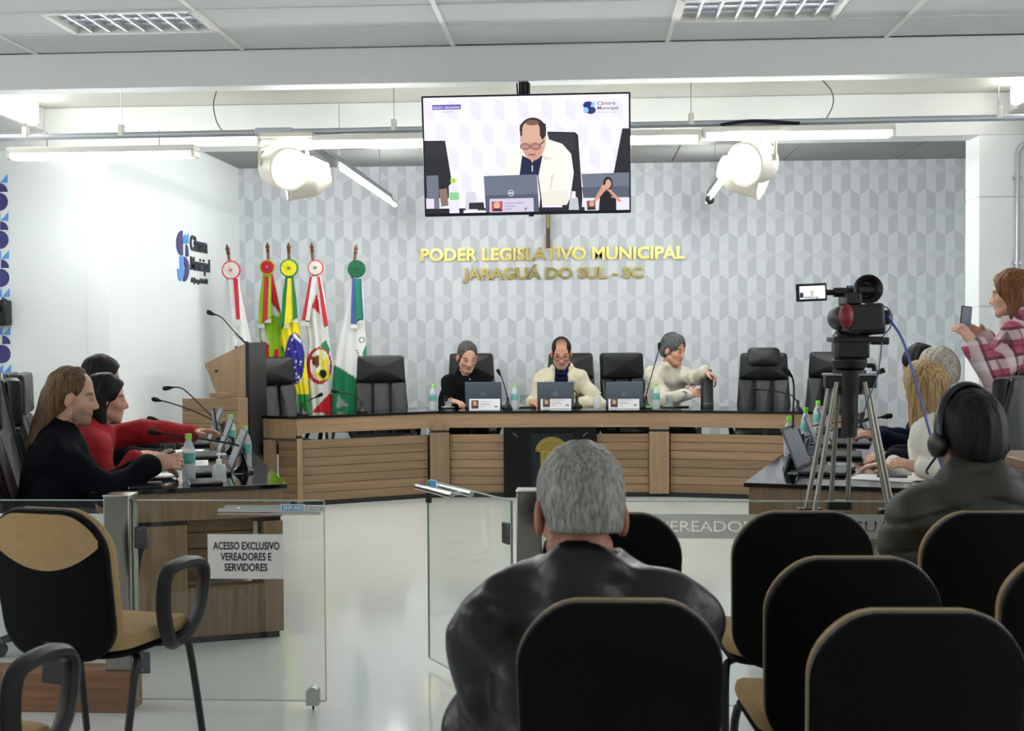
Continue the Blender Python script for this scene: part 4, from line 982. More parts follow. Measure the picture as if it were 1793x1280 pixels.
def hand_prims(Wp, d, n, side, curl=.5, thumb=.5, sc=1.0):
    """wrist, finger direction, palm normal (the way the fingers curl), side=+1 if the thumb is at +cross(d,n)"""
    d = d / np.linalg.norm(d); n = n - d * (n @ d); n /= np.linalg.norm(n); x = np.cross(d, n) * side; P = []
    c = Wp + d * .05 * sc
    P.append(('el', c, (.05 * sc, .041 * sc, .017 * sc), np.stack([d, x, n], 1), .01))
    P.append(('rc', Wp - d * .01, c, .024 * sc, .02 * sc, .015))
    for i, (o, l) in enumerate(((.030, .072), (.010, .08), (-.010, .075), (-.030, .06))):
        b = Wp + d * .088 * sc + x * o * sc; l *= sc; ang = 0; q = b; dd = d + x * o * 1.2
        dd /= np.linalg.norm(dd)
        for s_, fr, r0 in ((0, .45, .0098), (1, .3, .0088), (2, .25, .0078)):
            ang += curl * (.75 if s_ == 0 else .9); v = dd * math.cos(ang) + n * math.sin(ang); e = q + v * l * fr
            P.append(('rc', q, e, r0 * sc, r0 * .92 * sc, .004)); q = e
    b = Wp + d * .025 * sc + x * .03 * sc; v = d * .62 + x * (.75 - thumb * .5) + n * (.15 + thumb * .6); v /= np.linalg.norm(v); e = b + v * .045 * sc
    P.append(('rc', b, e, .013 * sc, .0105 * sc, .008)); v2 = v + d * .5 + n * thumb * .4; v2 /= np.linalg.norm(v2); P.append(('rc', e, e + v2 * .032 * sc, .0105 * sc, .0088 * sc, .004))
    return P
def cl(X, a, b): return np.clip((X - a) / (b - a), 0, 1)
M_SKIN = vcol_mat('skin', .5, .05, 180)
def hair_mat(name, c1, c2, sc=(90, 90, 9), rough=.5):
    m = mat(name, c1, rough, var=0); nt = m.node_tree; N, L = nt.nodes, nt.links; b = nt.nodes['Principled BSDF']
    if 'done' in m: return m
    m['done'] = 1; b.inputs['Specular IOR Level'].default_value = .2
    tc = N.new('ShaderNodeTexCoord'); mp = N.new('ShaderNodeMapping'); mp.inputs['Scale'].default_value = sc; L.new(tc.outputs['Object'], mp.inputs[0])
    n = N.new('ShaderNodeTexNoise'); n.inputs['Scale'].default_value = 1; n.inputs['Detail'].default_value = 5; L.new(mp.outputs[0], n.inputs['Vector'])
    r = N.new('ShaderNodeValToRGB'); r.color_ramp.elements[0].position = .32; r.color_ramp.elements[1].position = .68
    r.color_ramp.elements[0].color = (*hx(c1), 1); r.color_ramp.elements[1].color = (*hx(c2), 1); L.new(n.outputs[0], r.inputs[0]); L.new(r.outputs[0], b.inputs['Base Color'])
    bp = N.new('ShaderNodeBump'); bp.inputs['Strength'].default_value = .55; bp.inputs['Distance'].default_value = .006; L.new(n.outputs[0], bp.inputs['Height']); L.new(bp.outputs[0], b.inputs['Normal'])
    return m
def plaid_mat():
    m, nt, b = nodes_of('pink plaid flannel'); N, L = nt.nodes, nt.links
    tc = N.new('ShaderNodeTexCoord'); mp = N.new('ShaderNodeMapping'); mp.inputs['Rotation'].default_value = (.12, .1, .7); L.new(tc.outputs['Object'], mp.inputs[0])
    sp = N.new('ShaderNodeSeparateXYZ'); L.new(mp.outputs[0], sp.inputs[0])
    def band(sock, per, lo, hi, off=0.):
        a = N.new('ShaderNodeMath'); a.operation = 'MULTIPLY_ADD'; a.inputs[1].default_value = 1 / per; a.inputs[2].default_value = off; L.new(sock, a.inputs[0])
        f = N.new('ShaderNodeMath'); f.operation = 'FRACT'; L.new(a.outputs[0], f.inputs[0])
        g = N.new('ShaderNodeMath'); g.operation = 'GREATER_THAN'; g.inputs[1].default_value = lo; l = N.new('ShaderNodeMath'); l.operation = 'LESS_THAN'; l.inputs[1].default_value = hi
        L.new(f.outputs[0], g.inputs[0]); L.new(f.outputs[0], l.inputs[0]); mu = N.new('ShaderNodeMath'); mu.operation = 'MULTIPLY'; L.new(g.outputs[0], mu.inputs[0]); L.new(l.outputs[0], mu.inputs[1]); return mu.outputs[0]
    cur = None
    def mix(fac, amt, col, prev):
        mx = N.new('ShaderNodeMix'); mx.data_type = 'RGBA'; k = N.new('ShaderNodeMath'); k.operation = 'MULTIPLY'; k.inputs[1].default_value = amt; L.new(fac, k.inputs[0]); L.new(k.outputs[0], mx.inputs[0])
        if prev is None: mx.inputs[6].default_value = (*hx('a85468'), 1)
        else: L.new(prev, mx.inputs[6])
        mx.inputs[7].default_value = (*hx(col), 1); return mx.outputs[2]
    for s_, o in ((2, .1), (0, .3)):
        cur = mix(band(sp.outputs[s_], .14, .0, .36, o), .62, 'd8cfcf', cur)
        cur = mix(band(sp.outputs[s_], .14, .36, .48, o), .75, '4a3036', cur)
        cur = mix(band(sp.outputs[s_], .14, .72, .80, o), .6, '7c2c40', cur)
    L.new(cur, b.inputs['Base Color']); b.inputs['Roughness'].default_value = .9; MATS['plaid'] = m; return m
def knit_mat(name, c):
    m = mat(name, c, .85, var=.25, nscale=55, bump=.5, bscale=90); return m

def person(label, xy, rz, seat=.46, sc=1.0, lean=.06, side=0., hpose=(0, -.1, 0), arms=None, skin='c99a80', hair=None, top=None, legs='23252c', vox=.007, stand=False,
           wide=1.0, beard=None, brows='2a211d', lips='a8625a', neck_fwd=.03, sleeve=1.0, bald=None, extra=None, belly=0., zsh=0., hscale=1.0, ear=1.0):
    """local frame: faces +Y; xy: place of the pelvis; arms: {'L'/'R': (wrist world, finger dir world, palm dir world, curl, thumb)}"""
    T = Matrix.Translation((xy[0], xy[1], 0)) @ Matrix.Rotation(rz, 4, 'Z'); Ti = T.inverted()
    loc = lambda p: np.array(Ti @ Vector(p)); ldir = lambda d: np.array(Ti.to_3x3() @ Vector(d))
    pz = seat + .10 if not stand else .93
    PEL = V3(0, 0, pz); NB = V3(side, lean, pz + .50 * sc + zsh); CH = PEL * .38 + NB * .62 + V3(0, .015, 0); ST = PEL * .7 + NB * .3 + V3(0, .02, 0)
    shx = .158 * sc * wide; up = (NB - PEL) / np.linalg.norm(NB - PEL)
    SHL, SHR = NB + V3(-shx, -.015, -.095 * sc), NB + V3(shx, -.015, -.095 * sc)
    torso = [('el', PEL, (.165 * sc * wide, .12 * sc, .12 * sc), None, .05), ('el', ST + V3(0, belly * .4, 0), (.15 * sc * wide + belly * .5, .105 * sc + belly, .17 * sc), None, .08),
             ('el', CH, (.158 * sc * wide, .105 * sc, .19 * sc), None, .08), ('rc', SHL, SHR, .05 * sc, .05 * sc, .06), ('rc', SHL, NB + V3(0, -.015, -.01), .046 * sc, .052 * sc, .04), ('rc', SHR, NB + V3(0, -.015, -.01), .046 * sc, .052 * sc, .04), ('rc', NB + V3(0, -.02, -.08), NB + V3(0, -.01, .0), .085 * sc, .055 * sc, .05)]
    Hr = rotm(*hpose); HC = NB + V3(0, neck_fwd, .125 * sc) + Hr @ V3(0, .02, .02); hs = sc * 1.03 * hscale
    h = lambda x, y, z: HC + Hr @ (V3(x, y, z) * hs)
    neck = [('rc', NB + V3(0, -.01, -.04), h(0, -.025, -.03), .058 * sc, .054 * sc, .02)]
    E = lambda c, r, k, rot=None: ('el', h(*c), tuple(np.array(r) * hs), Hr if rot is None else Hr @ rot, k)
    head = [E((0, -.014, .045), (.074, .095, .086), .0), E((0, .028, -.03), (.057, .062, .083), .03), ('rc', h(-.010, .066, -.096), h(.010, .066, -.096), .02 * hs, .02 * hs, .025),
            ('rc', h(-.047, .005, -.062), h(-.02, .055, -.092), .018 * hs, .016 * hs, .025), ('rc', h(.047, .005, -.062), h(.02, .055, -.092), .018 * hs, .016 * hs, .025),
            ('rc', h(-.034, .073, .021), h(.034, .073, .021), .013 * hs, .013 * hs, .016), ('rc', h(-.042, .052, -.022), h(-.03, .068, -.02), .02 * hs, .016 * hs, .025), ('rc', h(.042, .052, -.022), h(.03, .068, -.02), .02 * hs, .016 * hs, .025),
            ('rc', h(0, .086, .012), h(0, .104, -.03), .007 * hs, .0115 * hs, .012), ('rc', h(-.011, .094, -.035), h(.011, .094, -.035), .009 * hs, .009 * hs, .008),
            ('rc', h(-.018, .082, -.058), h(.018, .082, -.058), .007 * hs, .007 * hs, .007), ('rc', h(-.015, .081, -.068), h(.015, .081, -.068), .008 * hs, .008 * hs, .007)]
    for s_ in (-1, 1):
        er = np.array(Matrix.Rotation(s_ * .35, 3, 'Z') @ Matrix.Rotation(-.2, 3, 'X'))
        head.append(E((s_ * .08, -.008, -.006), (.0085 * ear, .019 * ear, .033 * ear), .008, er)); head.append(('rc', h(s_ * .031, .068, .0), h(s_ * .033, .068, .0), .0145 * hs, .0145 * hs, .008))
    limbs = []; hands = []; sl = []; sl_up = []; cuts = []
    for sd, S, sg_ in (('L', SHL, -1), ('R', SHR, 1)):
        a = (arms or {}).get(sd)
        if a is None:
            W = V3(sg_ * .16, .34, pz + .10) + V3(side * .5, lean * .6, 0) if not stand else S + V3(sg_ * .06, .04, -.52)
            fd, pn, cu_, th_ = V3(-sg_ * .2, 1, -.1), V3(0, 0, -1), .35, .3
        else: W, fd, pn, cu_, th_ = loc(a[0]), ldir(a[1]), ldir(a[2]), a[3], a[4]
        hint = V3(sg_ * .3, -.35, -1.0) if a is None or len(a) < 6 else ldir(a[5])
        El, W = ik(S, W, .29 * sc, .255 * sc, hint)
        limbs += [('rc', S, El, .046 * sc, .037 * sc, .03), ('rc', El, W, .038 * sc, .025 * sc, .015)]
        tdir = np.cross(fd, pn); inward = 1 if tdir @ V3(-sg_, 0, .3) > 0 else -1
        hands += hand_prims(W, fd, pn, inward, cu_, th_, sc)
        e2 = El + (W - El) * .93; r2 = .034
        if sleeve < 1: sl += [('rc', S, S + (El - S) * sleeve, .062 * sc, .058 * sc, .04)]
        else: sl += [('rc', S, El, .054 * sc, .046 * sc, .04), ('rc', El, e2, .046 * sc, r2 * sc, .02)]
    lg = []
    for s_ in (-1, 1):
        hp_ = PEL + V3(s_ * .09 * sc, 0, -.02)
        if stand: kn, an = V3(s_ * .10, .02, .50), V3(s_ * .11, -.02, .09)
        else: kn, an = V3(s_ * .14, .40 * sc, pz - .06), V3(s_ * .14, .36 * sc, .09)
        lg += [('rc', hp_, kn, .085 * sc, .058 * sc, .04), ('rc', kn, an, .058 * sc, .04 * sc, .03)]
    feet = []
    for s_ in (-1, 1):
        an = V3(s_ * .11, -.02, .09) if stand else V3(s_ * .14, .36 * sc, .09); feet.append(('rc', an + V3(0, -.03, -.045), an + V3(0, .14, -.055), .042, .034, .02))
    # body
    Vv, Q = sdf(torso + neck + limbs + lg + feet + head + hands, vox)
    q = (Vv - HC) @ Hr / hs; x, y, z = q[:, 0], q[:, 1], q[:, 2]; isH = (np.abs(x) < .12) & (np.abs(y) < .16) & (z > -.13) & (z < .2)
    base = np.array(hx(skin)); col = np.tile(base, (len(Vv), 1))
    def tint(mask, c, amt=1.0):
        mk = (np.clip(mask, 0, 1) * isH * amt)[:, None]; col[:] = col * (1 - mk) + np.array(c) * mk
    fr = (y > .045)
    tint(fr * np.exp(-((np.abs(x) - .04) / .02) ** 2 - ((z + .02) / .025) ** 2), base * np.array((1.0, .72, .68)), .35)
    tint((y > .09) * np.exp(-(x / .016) ** 2 - ((z + .03) / .018) ** 2), base * np.array((1.0, .74, .70)), .35)
    tint((np.abs(x) > .072) * (z > -.05) * (z < .035), base * np.array((1.0, .72, .66)), .4)
    if beard: tint(fr * cl(z, -.045, -.06) * 1.0 * (1 - cl(-z, .125, .135)) + (np.abs(x) > .045) * (y > .01) * cl(-z, .03, .05) * (y < .06), hx(beard[0]), beard[1])
    tint((y > .07) * np.exp(-((np.abs(x)) / .02) ** 4 - ((z + .063) / .0085) ** 2), hx(lips), .85); tint((y > .07) * np.exp(-(x / .022) ** 4 - ((z + .0628) / .0025) ** 2), base * .35, .6)
    bz = .030 - .006 * ((np.abs(x) - .03) / .02) ** 2
    tint((y > .05) * np.exp(-((np.abs(x) - .034) / .019) ** 4 - ((z - bz) / .006) ** 2), hx(brows), .95)
    tint((y > .055) * np.exp(-((np.abs(x) - .032) / .013) ** 4 - ((z - .0005) / .005) ** 2), np.array((.03, .019, .016)), 1.0)
    tint((y > .055) * np.exp(-((np.abs(x) - .032) / .017) ** 4 - ((z - .011) / .006) ** 2), base * .55, .45)
    if extra: extra(col, x, y, z, isH, tint)
    pr = np_mesh('person', Vv, Q, M_SKIN, None, col); pr.matrix_world = T; tag(pr, label, 'person')
    # hair
    if hair:
        st = hair['style']; hm = hair['mat']; th = hair.get('thick', .012); P = []; subs = []; tp = [h(0, -.014, .045)]
        P.append(E((0, -.016, .047), (.074 + th, .095 + th, .086 + th), 0)); P.append(E((0, -.05, -.01), (.066 + th * .7, .055 + th, .075), .03))
        fl = hair.get('line', .0)
        subs.append(E((0, .10, -.035), (.082 + hair.get('facew', 0), .075 + fl, .122 + hair.get('fh', 0)), .012))
        if st != 'long':
            subs.append(E((0, 0, -.135), (.2, .2, .055 + hair.get('nape', 0)), .01))
            for s_ in (-1, 1): subs.append(E((s_ * .085, .0, -.02), (.03, .026, .042), .006)); subs.append(E((s_ * .08, .055, -.03), (.03, .045, .05), .006))
        if 'crown' in hair: subs.append(E(*hair['crown'], .02))
        for pr_ in hair.get('locks', []):
            a_, b_, r0, r1 = pr_[:4]; P.append(('rc', h(*a_), h(*b_), r0, r1, .03))
        for pr_ in hair.get('cuts', []): subs.append(E(*pr_, .01))
        am = hair.get('rough', .0025); fq = hair.get('freq', 70)
        rr = RNG.uniform(0, 6, 6)
        dsp = lambda X, Y, Z: am * (np.sin(X * fq + 3 * np.sin(Z * 9 + rr[0]) + rr[1]) + np.sin(Y * fq * .9 + 4 * np.sin(Z * 8 + rr[2]) + rr[3]) + .6 * np.sin((X + Y) * fq * 1.7 + rr[4]))
        hv, hq = sdf(P, hair.get('vox', .006), 0, subs, dsp); np_mesh('hair', hv, hq, hm, pr)
    # clothing
    t = top or {}
    if t:
        rr = RNG.uniform(0, 6, 8); am = t.get('fold', .004)
        Sm = (SHL + SHR) / 2
        dsp = lambda X, Y, Z: am * (np.sin(Z * 34 + 7 * X + 5 * np.sin(Y * 9 + rr[0]) + rr[1]) * .8 + np.sin((X - Y) * 30 + 16 * Z + rr[2]) + .7 * np.sin((X + Y) * 26 - 22 * Z + rr[3]) + t.get('fine', .35) * np.sin(Z * 75 + 30 * X + 6 * np.sin(X * 17 + Y * 13 + rr[4]) + rr[5]) * (.5 + .5 * np.sin(X * 11 + Z * 7 + rr[6])))
        if t.get('quilt'):
            d0 = dsp; qn = t['quilt']; dsp = lambda X, Y, Z: d0(X, Y, Z) + .014 * (1 - np.abs(np.sin(np.pi * (Z + .25 * np.abs(X) + .1 * Y) / qn))) ** 3
        nk = t.get('neck', .064); nd = t.get('drop', .0)
        subs = [('rc', NB + V3(0, .0, -.01 - nd), NB + V3(0, .03 + neck_fwd, .14), nk, nk + .03, .008)]
        if t.get('vneck'): subs.append(('rc', NB + V3(0, .15, .02), NB + up * (-t['vneck']) + V3(0, .13, 0), .062, .012, .008))
        P = torso + sl + [('rc', NB + V3(0, -.012, -.05), NB + V3(0, -.008, -.002), .072 * sc, .062 * sc, .03)]
        infl = t.get('infl', .014); Pc = list(P)
        if t.get('collar'):
            c0 = t['collar']
            for k in range(16):
                a0, a1 = 2 * math.pi * k / 16, 2 * math.pi * (k + 1) / 16
                f_ = lambda a: NB + V3(math.cos(a) * .068 * sc, math.sin(a) * .064 * sc + .004, .004 + c0 * (.5 - .9 * max(0, math.sin(a)) ** 2) + (-.02 if math.sin(a) > .8 else 0))
                if t.get('open_collar') and math.sin((a0 + a1) / 2) > .7: continue
                Pc.append(('rc', f_(a0), f_(a1), .012 + c0 * .12, .012 + c0 * .12, .012))
        hem = pz - (.13 if not stand else .20)
        subs += [('el', (0, 0, hem - .5), (1.5, 1.5, .5), None, .01)] if not t.get('long') else []
        for p_ in t.get('cuts', []): subs.append(('rc', NB + V3(*p_[0]), NB * .45 + PEL * .55 + V3(*p_[1]), p_[2], p_[3], .006))
        tv_, tq = sdf(Pc, t.get('vox', .009), infl, subs, dsp); np_mesh(t.get('name', 'shirt'), tv_, tq, t['mat'], pr)
        if t.get('inner'):
            iv, iq = sdf(torso + [('rc', NB + V3(0, -.01, -.05), NB + V3(0, .0, .012), .072 * sc, .062 * sc, .03)] + [('rc', NB + V3(.058 * sc * s_, .035, .01), NB + V3(.022 * s_, .085, -.045), .014, .010, .01) for s_ in (-1, 1)], .009, infl * .45,
                         [('rc', NB + V3(0, 0, -.005), NB + V3(0, .06, .16), .06, .085, .006), ('rc', NB + V3(0, .15, .0), NB + V3(0, .12, -.09), .045, .006, .006)], None); np_mesh('inner_shirt', iv, iq, t['inner'], pr)
    tl, tlq = sdf([torso[0]] + lg, .012, .014, [('el', (0, 0, pz + .62), (1.5, 1.5, .5), None, .01)], None); np_mesh('trousers', tl, tlq, mat('trousers ' + legs, legs, .8), pr)
    tf_, tfq = sdf(feet, .01, .008); np_mesh('shoes', tf_, tfq, M_BLACK, pr)
    return pr, h, Hr, hs, NB, T, loc
# ================================================================== PEOPLE
def at_px(px, d): p = onD(px, 640, d); return (p.x, p.y)
def child_mesh(mb, name, m, pr, **k): return mb.build(name, m, pr, **k)
GREY_H = hair_mat('grey hair', '5f5d58', 'a19f99', (130, 130, 38)); DARK_H = hair_mat('dark hair', '080707', '1e1a18'); BROWN_H = hair_mat('brown hair', '3a281c', '6b4b32')
LONG_H = hair_mat('light brown hair', '3f2f22', '77593d'); BLOND_H = hair_mat('blonde hair', '6b5230', 'c7a877', (110, 110, 7)); SALT_H = hair_mat('salt and pepper hair', '232120', '6a6763', (130, 130, 40)); STEEL_H = hair_mat('steel grey hair', '232425', '6f7173', (120, 40, 60)); CHEST_H = hair_mat('chestnut hair', '3c2416', '8a5832', (100, 100, 7))
SILV_H = hair_mat('silver hair', '7b756c', 'c0b8ac', (110, 110, 40))
def cloth(name, c, **k):
    d = dict(rough=.9, var=.06, nscale=30, bump=.25, bscale=14, spec=.12); d.update(k); return mat(name, c, **d)
BLK_POLO = cloth('black polo', '0e0f12'); CREAM_J = cloth('cream jacket', 'd8cfb4'); NAVY_P = cloth('navy polo', '141a38'); STRIPE = cloth('cream shirt', 'c9c4b4')
NAVY_S = cloth('navy sweater', '080a12'); RED_K = knit_mat('red knit', 'a0101c'); WHITE_S = cloth('cream white sweater', 'e6e2d6'); NAVY_SUIT = cloth('dark navy suit', '141722'); DARKB = cloth('dark blue shirt', '151a2e')
LEATHER_J = mat('black leather jacket', '0a0a0b', .4, var=.15, nscale=9, bump=.8, bscale=13, spec=.45); OLIVE = mat('olive puffer', '2a2b22', .6, var=.1, nscale=12, bump=.4, bscale=10)
def rel(px, py, d): return onD(px, py, d)
SH = dict(style='short')
# --- dais
D1 = person('seated man in a black polo shirt looking down at a laptop on the dais', at_px(820, 11.78), R(182), lean=.24, wide=1.0, hpose=(.3, -.38, 0), skin='cf9f86', vox=.0055, hscale=1.07, sleeve=.85,
    arms={'R': (rel(790, 702, 11.28), (.75, -.5, -.1), (0, .1, -1), .5, .3), 'L': (rel(862, 712, 11.3), (-.5, -.8, 0), (0, 0, -1), .3, .3)},
    hair=dict(style='short', mat=SALT_H, thick=.007, line=.014, fh=.016, facew=.004, rough=.0012, freq=160, vox=.0055), top=dict(mat=BLK_POLO, name='polo_shirt', neck=.066, vneck=.09, collar=.025, open_collar=True), brows='2b2420', belly=.02)
child_mesh(MB().sphere(D1[4] + V3(-.035, .125, -.06), .006), 'button', M_WHITEP, D1[0])
D2 = person('seated man with glasses and a cream jacket over a navy polo at the dais middle', at_px(985, 11.72), R(179), lean=.27, wide=1.02, hpose=(.05, -.36, 0), skin='cb957b', vox=.0055, zsh=.03,
    arms={'R': (rel(930, 703, 11.25), (.6, -.7, -.15), (.3, .1, -1), .45, .3), 'L': (rel(1005, 708, 11.3), (-.8, -.4, 0), (0, 0, -1), .4, .3, (1, .2, -.6))},
    hair=dict(style='short', mat=DARK_H, thick=.006, line=.036, fh=.03, facew=-.012, rough=.0012, freq=160, vox=.0055, crown=((0, .07, .115), (.05, .085, .05))), hscale=1.07, extra=lambda col, x, y, z, H, tint: tint((z > .085) * cl(-y, -.075, -.02) * 1.0, np.array(hx('2c2422')), .75), beard=('8a8580', .35),
    top=dict(mat=CREAM_J, name='jacket', infl=.022, neck=.07, collar=.03, open_collar=True, inner=NAVY_P, fold=.006, cuts=[((0, .15, .04), (0, .19, 0), .085, .055)]))
def glasses(P, m):
    pr, h, Hr, hs = P[:4]; g = MB()
    for s in (-1, 1):
        g.tube([h(s * .033 + .026 * math.cos(a), .104 - .02 * abs(math.cos(a)) * 0, .001 + .018 * math.sin(a)) for a in np.linspace(0, 2 * math.pi, 17)], .0026, 6)
        g.tube([h(s * .06, .102, .006), h(s * .078, .06, .008), h(s * .082, -.005, .008)], .0022, 6)
    g.tube([h(-.008, .105, .004), h(.008, .105, .004)], .0022, 6); g.build('glasses', m, pr)
glasses(D2, mat('brown frame', '2a1a17', .3, var=0))
D3 = person('seated man in a pale striped shirt reaching for the black flask', at_px(1148, 11.72), R(180 + 22), lean=.26, side=-.02, wide=1.02, hpose=(.55, -.22, 0), skin='c8937a', vox=.0055, hscale=1.07, zsh=.05,
    arms={'L': (rel(1233, 651, 11.02), (.8, -.1, -.3), (.1, 0, -1), .75, .4, (.3, .2, -.5)), 'R': (rel(1204, 690, 11.1), (1, .1, .12), (0, .9, -.3), .55, .3, (-.6, .1, -1))},
    hair=dict(style='short', mat=STEEL_H, thick=.017, line=-.004, rough=.002, freq=90, vox=.0055, nape=-.02), top=dict(mat=STRIPE, name='shirt', collar=.028, open_collar=True, fold=.007, infl=.018))
w_ = D3[6](rel(1196, 690, 11.1)); child_mesh(MB().tube([w_ + V3(-.006, .02, -.0), w_ + V3(.006, .03, 0)], .03, 16), 'wristwatch', M_STEEL, D3[0]); 
# --- left desk
fL = -nL; rzL = rz_of(fL.x, fL.y)
P4 = person('seated man with long brown hair and a navy sweater holding a glass', at_px(66, 5.80), rzL + R(-4), lean=.10, wide=1.12, hpose=(.0, -.12, 0), skin='c99d85', vox=.0065, zsh=-.07, seat=.46, sc=1.02,
    arms={'R': (rel(268, 812, 5.92), (.95, .2, .1), (0, .85, -.3), .7, .5, (-.2, -.6, -1)), 'L': (rel(262, 815, 6.15), (1, 0, -.1), (0, -.6, -.8), .4, .4)}, beard=('6b5a4c', .6),
    hair=dict(style='long', mat=LONG_H, thick=.008, line=.045, fh=.055, facew=.0, rough=.0018, freq=90, locks=[((-.05, -.07, 0), (-.06, -.13, -.2), .045, .03), ((.05, -.07, 0), (.06, -.13, -.2), .045, .03), ((0, -.09, .0), (0, -.15, -.24), .05, .03)], cuts=[((.088, .005, -.02), (.03, .032, .05)), ((-.088, .005, -.02), (.03, .032, .05)), ((.075, .06, -.05), (.035, .05, .07)), ((-.075, .06, -.05), (.035, .05, .07))]),
    top=dict(mat=NAVY_S, name='sweater', infl=.022, fold=.004, neck=.062), belly=.03)
P5 = person('seated woman with dark hair in a red knit cardigan stretching out one arm', at_px(106, 6.45), rzL + R(2), lean=.17, sc=.96, hpose=(0, -.08, 0), skin='cf9c83', vox=.0065, zsh=-.08, lips='b04a4c',
    arms={'L': (rel(345, 759, 6.75), (.95, .1, .15), (0, -.3, -1), .35, .4, (0, -.3, .3)), 'R': (rel(240, 800, 6.38), (.9, .3, 0), (0, .6, -.7), .6, .5)},
    hair=dict(style='long', mat=DARK_H, thick=.013, line=.005, rough=.002, freq=80, locks=[((.055, -.04, 0), (.065, -.02, -.14), .04, .03), ((-.055, -.04, 0), (-.065, -.02, -.14), .04, .03), ((0, -.07, 0), (0, -.07, -.15), .06, .05)], cuts=[((0, .11, -.06), (.07, .075, .1))]),
    top=dict(mat=RED_K, name='cardigan', infl=.02, fold=.003, neck=.064))
P6 = person('seated man with short dark hair, mostly hidden behind the woman in red', at_px(124, 7.3), rzL, lean=.12, hpose=(0, -.15, 0), skin='b98a70', vox=.008, zsh=-.03,
    hair=dict(style='short', mat=DARK_H, thick=.014, rough=.002), top=dict(mat=cloth('charcoal shirt', '1c1d22'), name='shirt'), arms={'R': (rel(300, 800, 7.4), (1, .2, 0), (0, 0, -1), .3, .3), 'L': (rel(310, 790, 7.7), (1, .2, 0), (0, 0, -1), .3, .3)})
# --- right desk
fR = -nR; rzR = rz_of(fR.x, fR.y)
P7 = person('seated woman with straight blonde hair and a white sweater at the side desk', at_px(1672, 5.95), rzR + R(-14), lean=.10, sc=.95, hpose=(-.55, -.2, 0), skin='d3a78d', vox=.0075, zsh=-.02,
    arms={'L': (rel(1612, 822, 5.85), (-.8, .1, .3), (0, .5, -.8), .5, .4, (-.1, -.5, -1)), 'R': (rel(1560, 815, 6.2), (-1, .2, 0), (0, 0, -1), .3, .3)},
    hair=dict(style='long', mat=BLOND_H, thick=.017, line=.0, rough=.0022, freq=80, locks=[((.06, -.02, .02), (.085, .0, -.20), .045, .03), ((-.06, -.02, .02), (-.085, .0, -.20), .045, .03), ((0, -.08, .02), (0, -.09, -.2), .06, .055), ((.04, -.05, 0), (.05, -.05, -.21), .05, .04), ((-.04, -.05, 0), (-.05, -.05, -.21), .05, .04)], cuts=[((0, .11, -.06), (.06, .08, .1))]),
    top=dict(mat=WHITE_S, name='sweater', infl=.022, fold=.005, neck=.064))
P8 = person('seated man with silver hair and a dark navy suit beside the blonde woman', at_px(1705, 6.75), rzR, lean=.14, hpose=(-.7, -.15, 0), skin='c08f78', vox=.008, zsh=-.01, wide=1.1,
    arms={'L': (rel(1560, 800, 6.55), (-1, .15, -.05), (0, .5, -.9), .6, .4), 'R': (rel(1565, 797, 6.75), (-1, .0, -.05), (0, -.5, -.9), .6, .4)},
    hair=dict(style='short', mat=SILV_H, thick=.016, rough=.0025, nape=-.02), top=dict(mat=NAVY_SUIT, name='suit_jacket', infl=.024, collar=.02))
P9 = person('seated man with black hair holding a phone at the side desk far end', at_px(1668, 7.55), rzR, lean=.14, hpose=(-.5, -.2, 0), skin='b5856c', vox=.008, zsh=.0,
    arms={'L': (rel(1540, 765, 7.3), (-1, .15, .2), (0, .5, -.9), .6, .4), 'R': (rel(1545, 760, 7.5), (-1, .0, .2), (0, -.5, -.9), .6, .4)},
    hair=dict(style='short', mat=DARK_H, thick=.014), top=dict(mat=DARKB, name='jacket', infl=.02))
P10 = person('standing woman with long brown hair in a pink plaid shirt filming with a phone', at_px(1786, 6.9), rz_of(-.86, .5), stand=True, sc=.98, lean=.0, hpose=(.05, -.08, 0), skin='d0a48c', vox=.0075, zsh=.06, legs='1d2433',
    arms={'L': (rel(1705, 602, 6.75), (-.55, .1, .8), (-.5, .7, 0), .6, .6, (.1, -.3, -1)), 'R': (rel(1725, 590, 7.05), (-.75, -.1, .35), (-.3, -.8, -.2), .6, .6, (.2, .4, -1))},
    hair=dict(style='long', mat=CHEST_H, thick=.014, line=.0, rough=.002, freq=80, locks=[((.06, -.03, .0), (.07, -.02, -.27), .04, .03), ((-.06, -.03, .0), (-.07, -.02, -.27), .04, .03), ((0, -.08, .0), (0, -.10, -.30), .06, .05)], cuts=[((0, .11, -.06), (.066, .08, .1))]),
    top=dict(mat=plaid_mat(), name='plaid_shirt', infl=.026, fold=.006, collar=.02, long=False))
# --- audience
HEADP = person('seated man in an olive jacket wearing black headphones, seen from behind', at_px(1722, 3.98), R(8), lean=.05, wide=1.22, seat=.43, zsh=-.095, hpose=(.15, -.12, 0), skin='7d5846', vox=.007, hscale=1.16,
    hair=dict(style='short', mat=DARK_H, thick=.012, rough=.0015, freq=140), top=dict(mat=OLIVE, name='puffer_jacket', infl=.045, fold=.006, fine=.1, quilt=.10, collar=.02, neck=.066))
pr, h, Hr, hs = HEADP[:4]; hb = MB()
hb.tube([h(.095 * math.cos(a), -.01, .02 + .135 * math.sin(a)) for a in np.linspace(-.15, math.pi + .15, 20)], .010, 8, flat=2.0); hb.build('headband', mat('headphone band', '17181a', .3, var=0), pr)
for s in (-1, 1):
    ax = Matrix(np.array(Hr).tolist()) @ Matrix.Rotation(s * R(90), 3, 'Y')
    cupo = MB().lathe([(.001, 0), (.034, 0), (.04, .008), (.04, .03), (.03, .038), (.001, .04)], 18, h(s * .080, -.005, -.008), ax).build('ear_cup', M_BLACK, pr)
hb = MB().tube(smooth_path([h(-.1, .0, -.04), h(-.1, .05, -.075), h(-.06, .11, -.085)], 4), .004, 6).build('headset_boom', M_BLACK, pr)
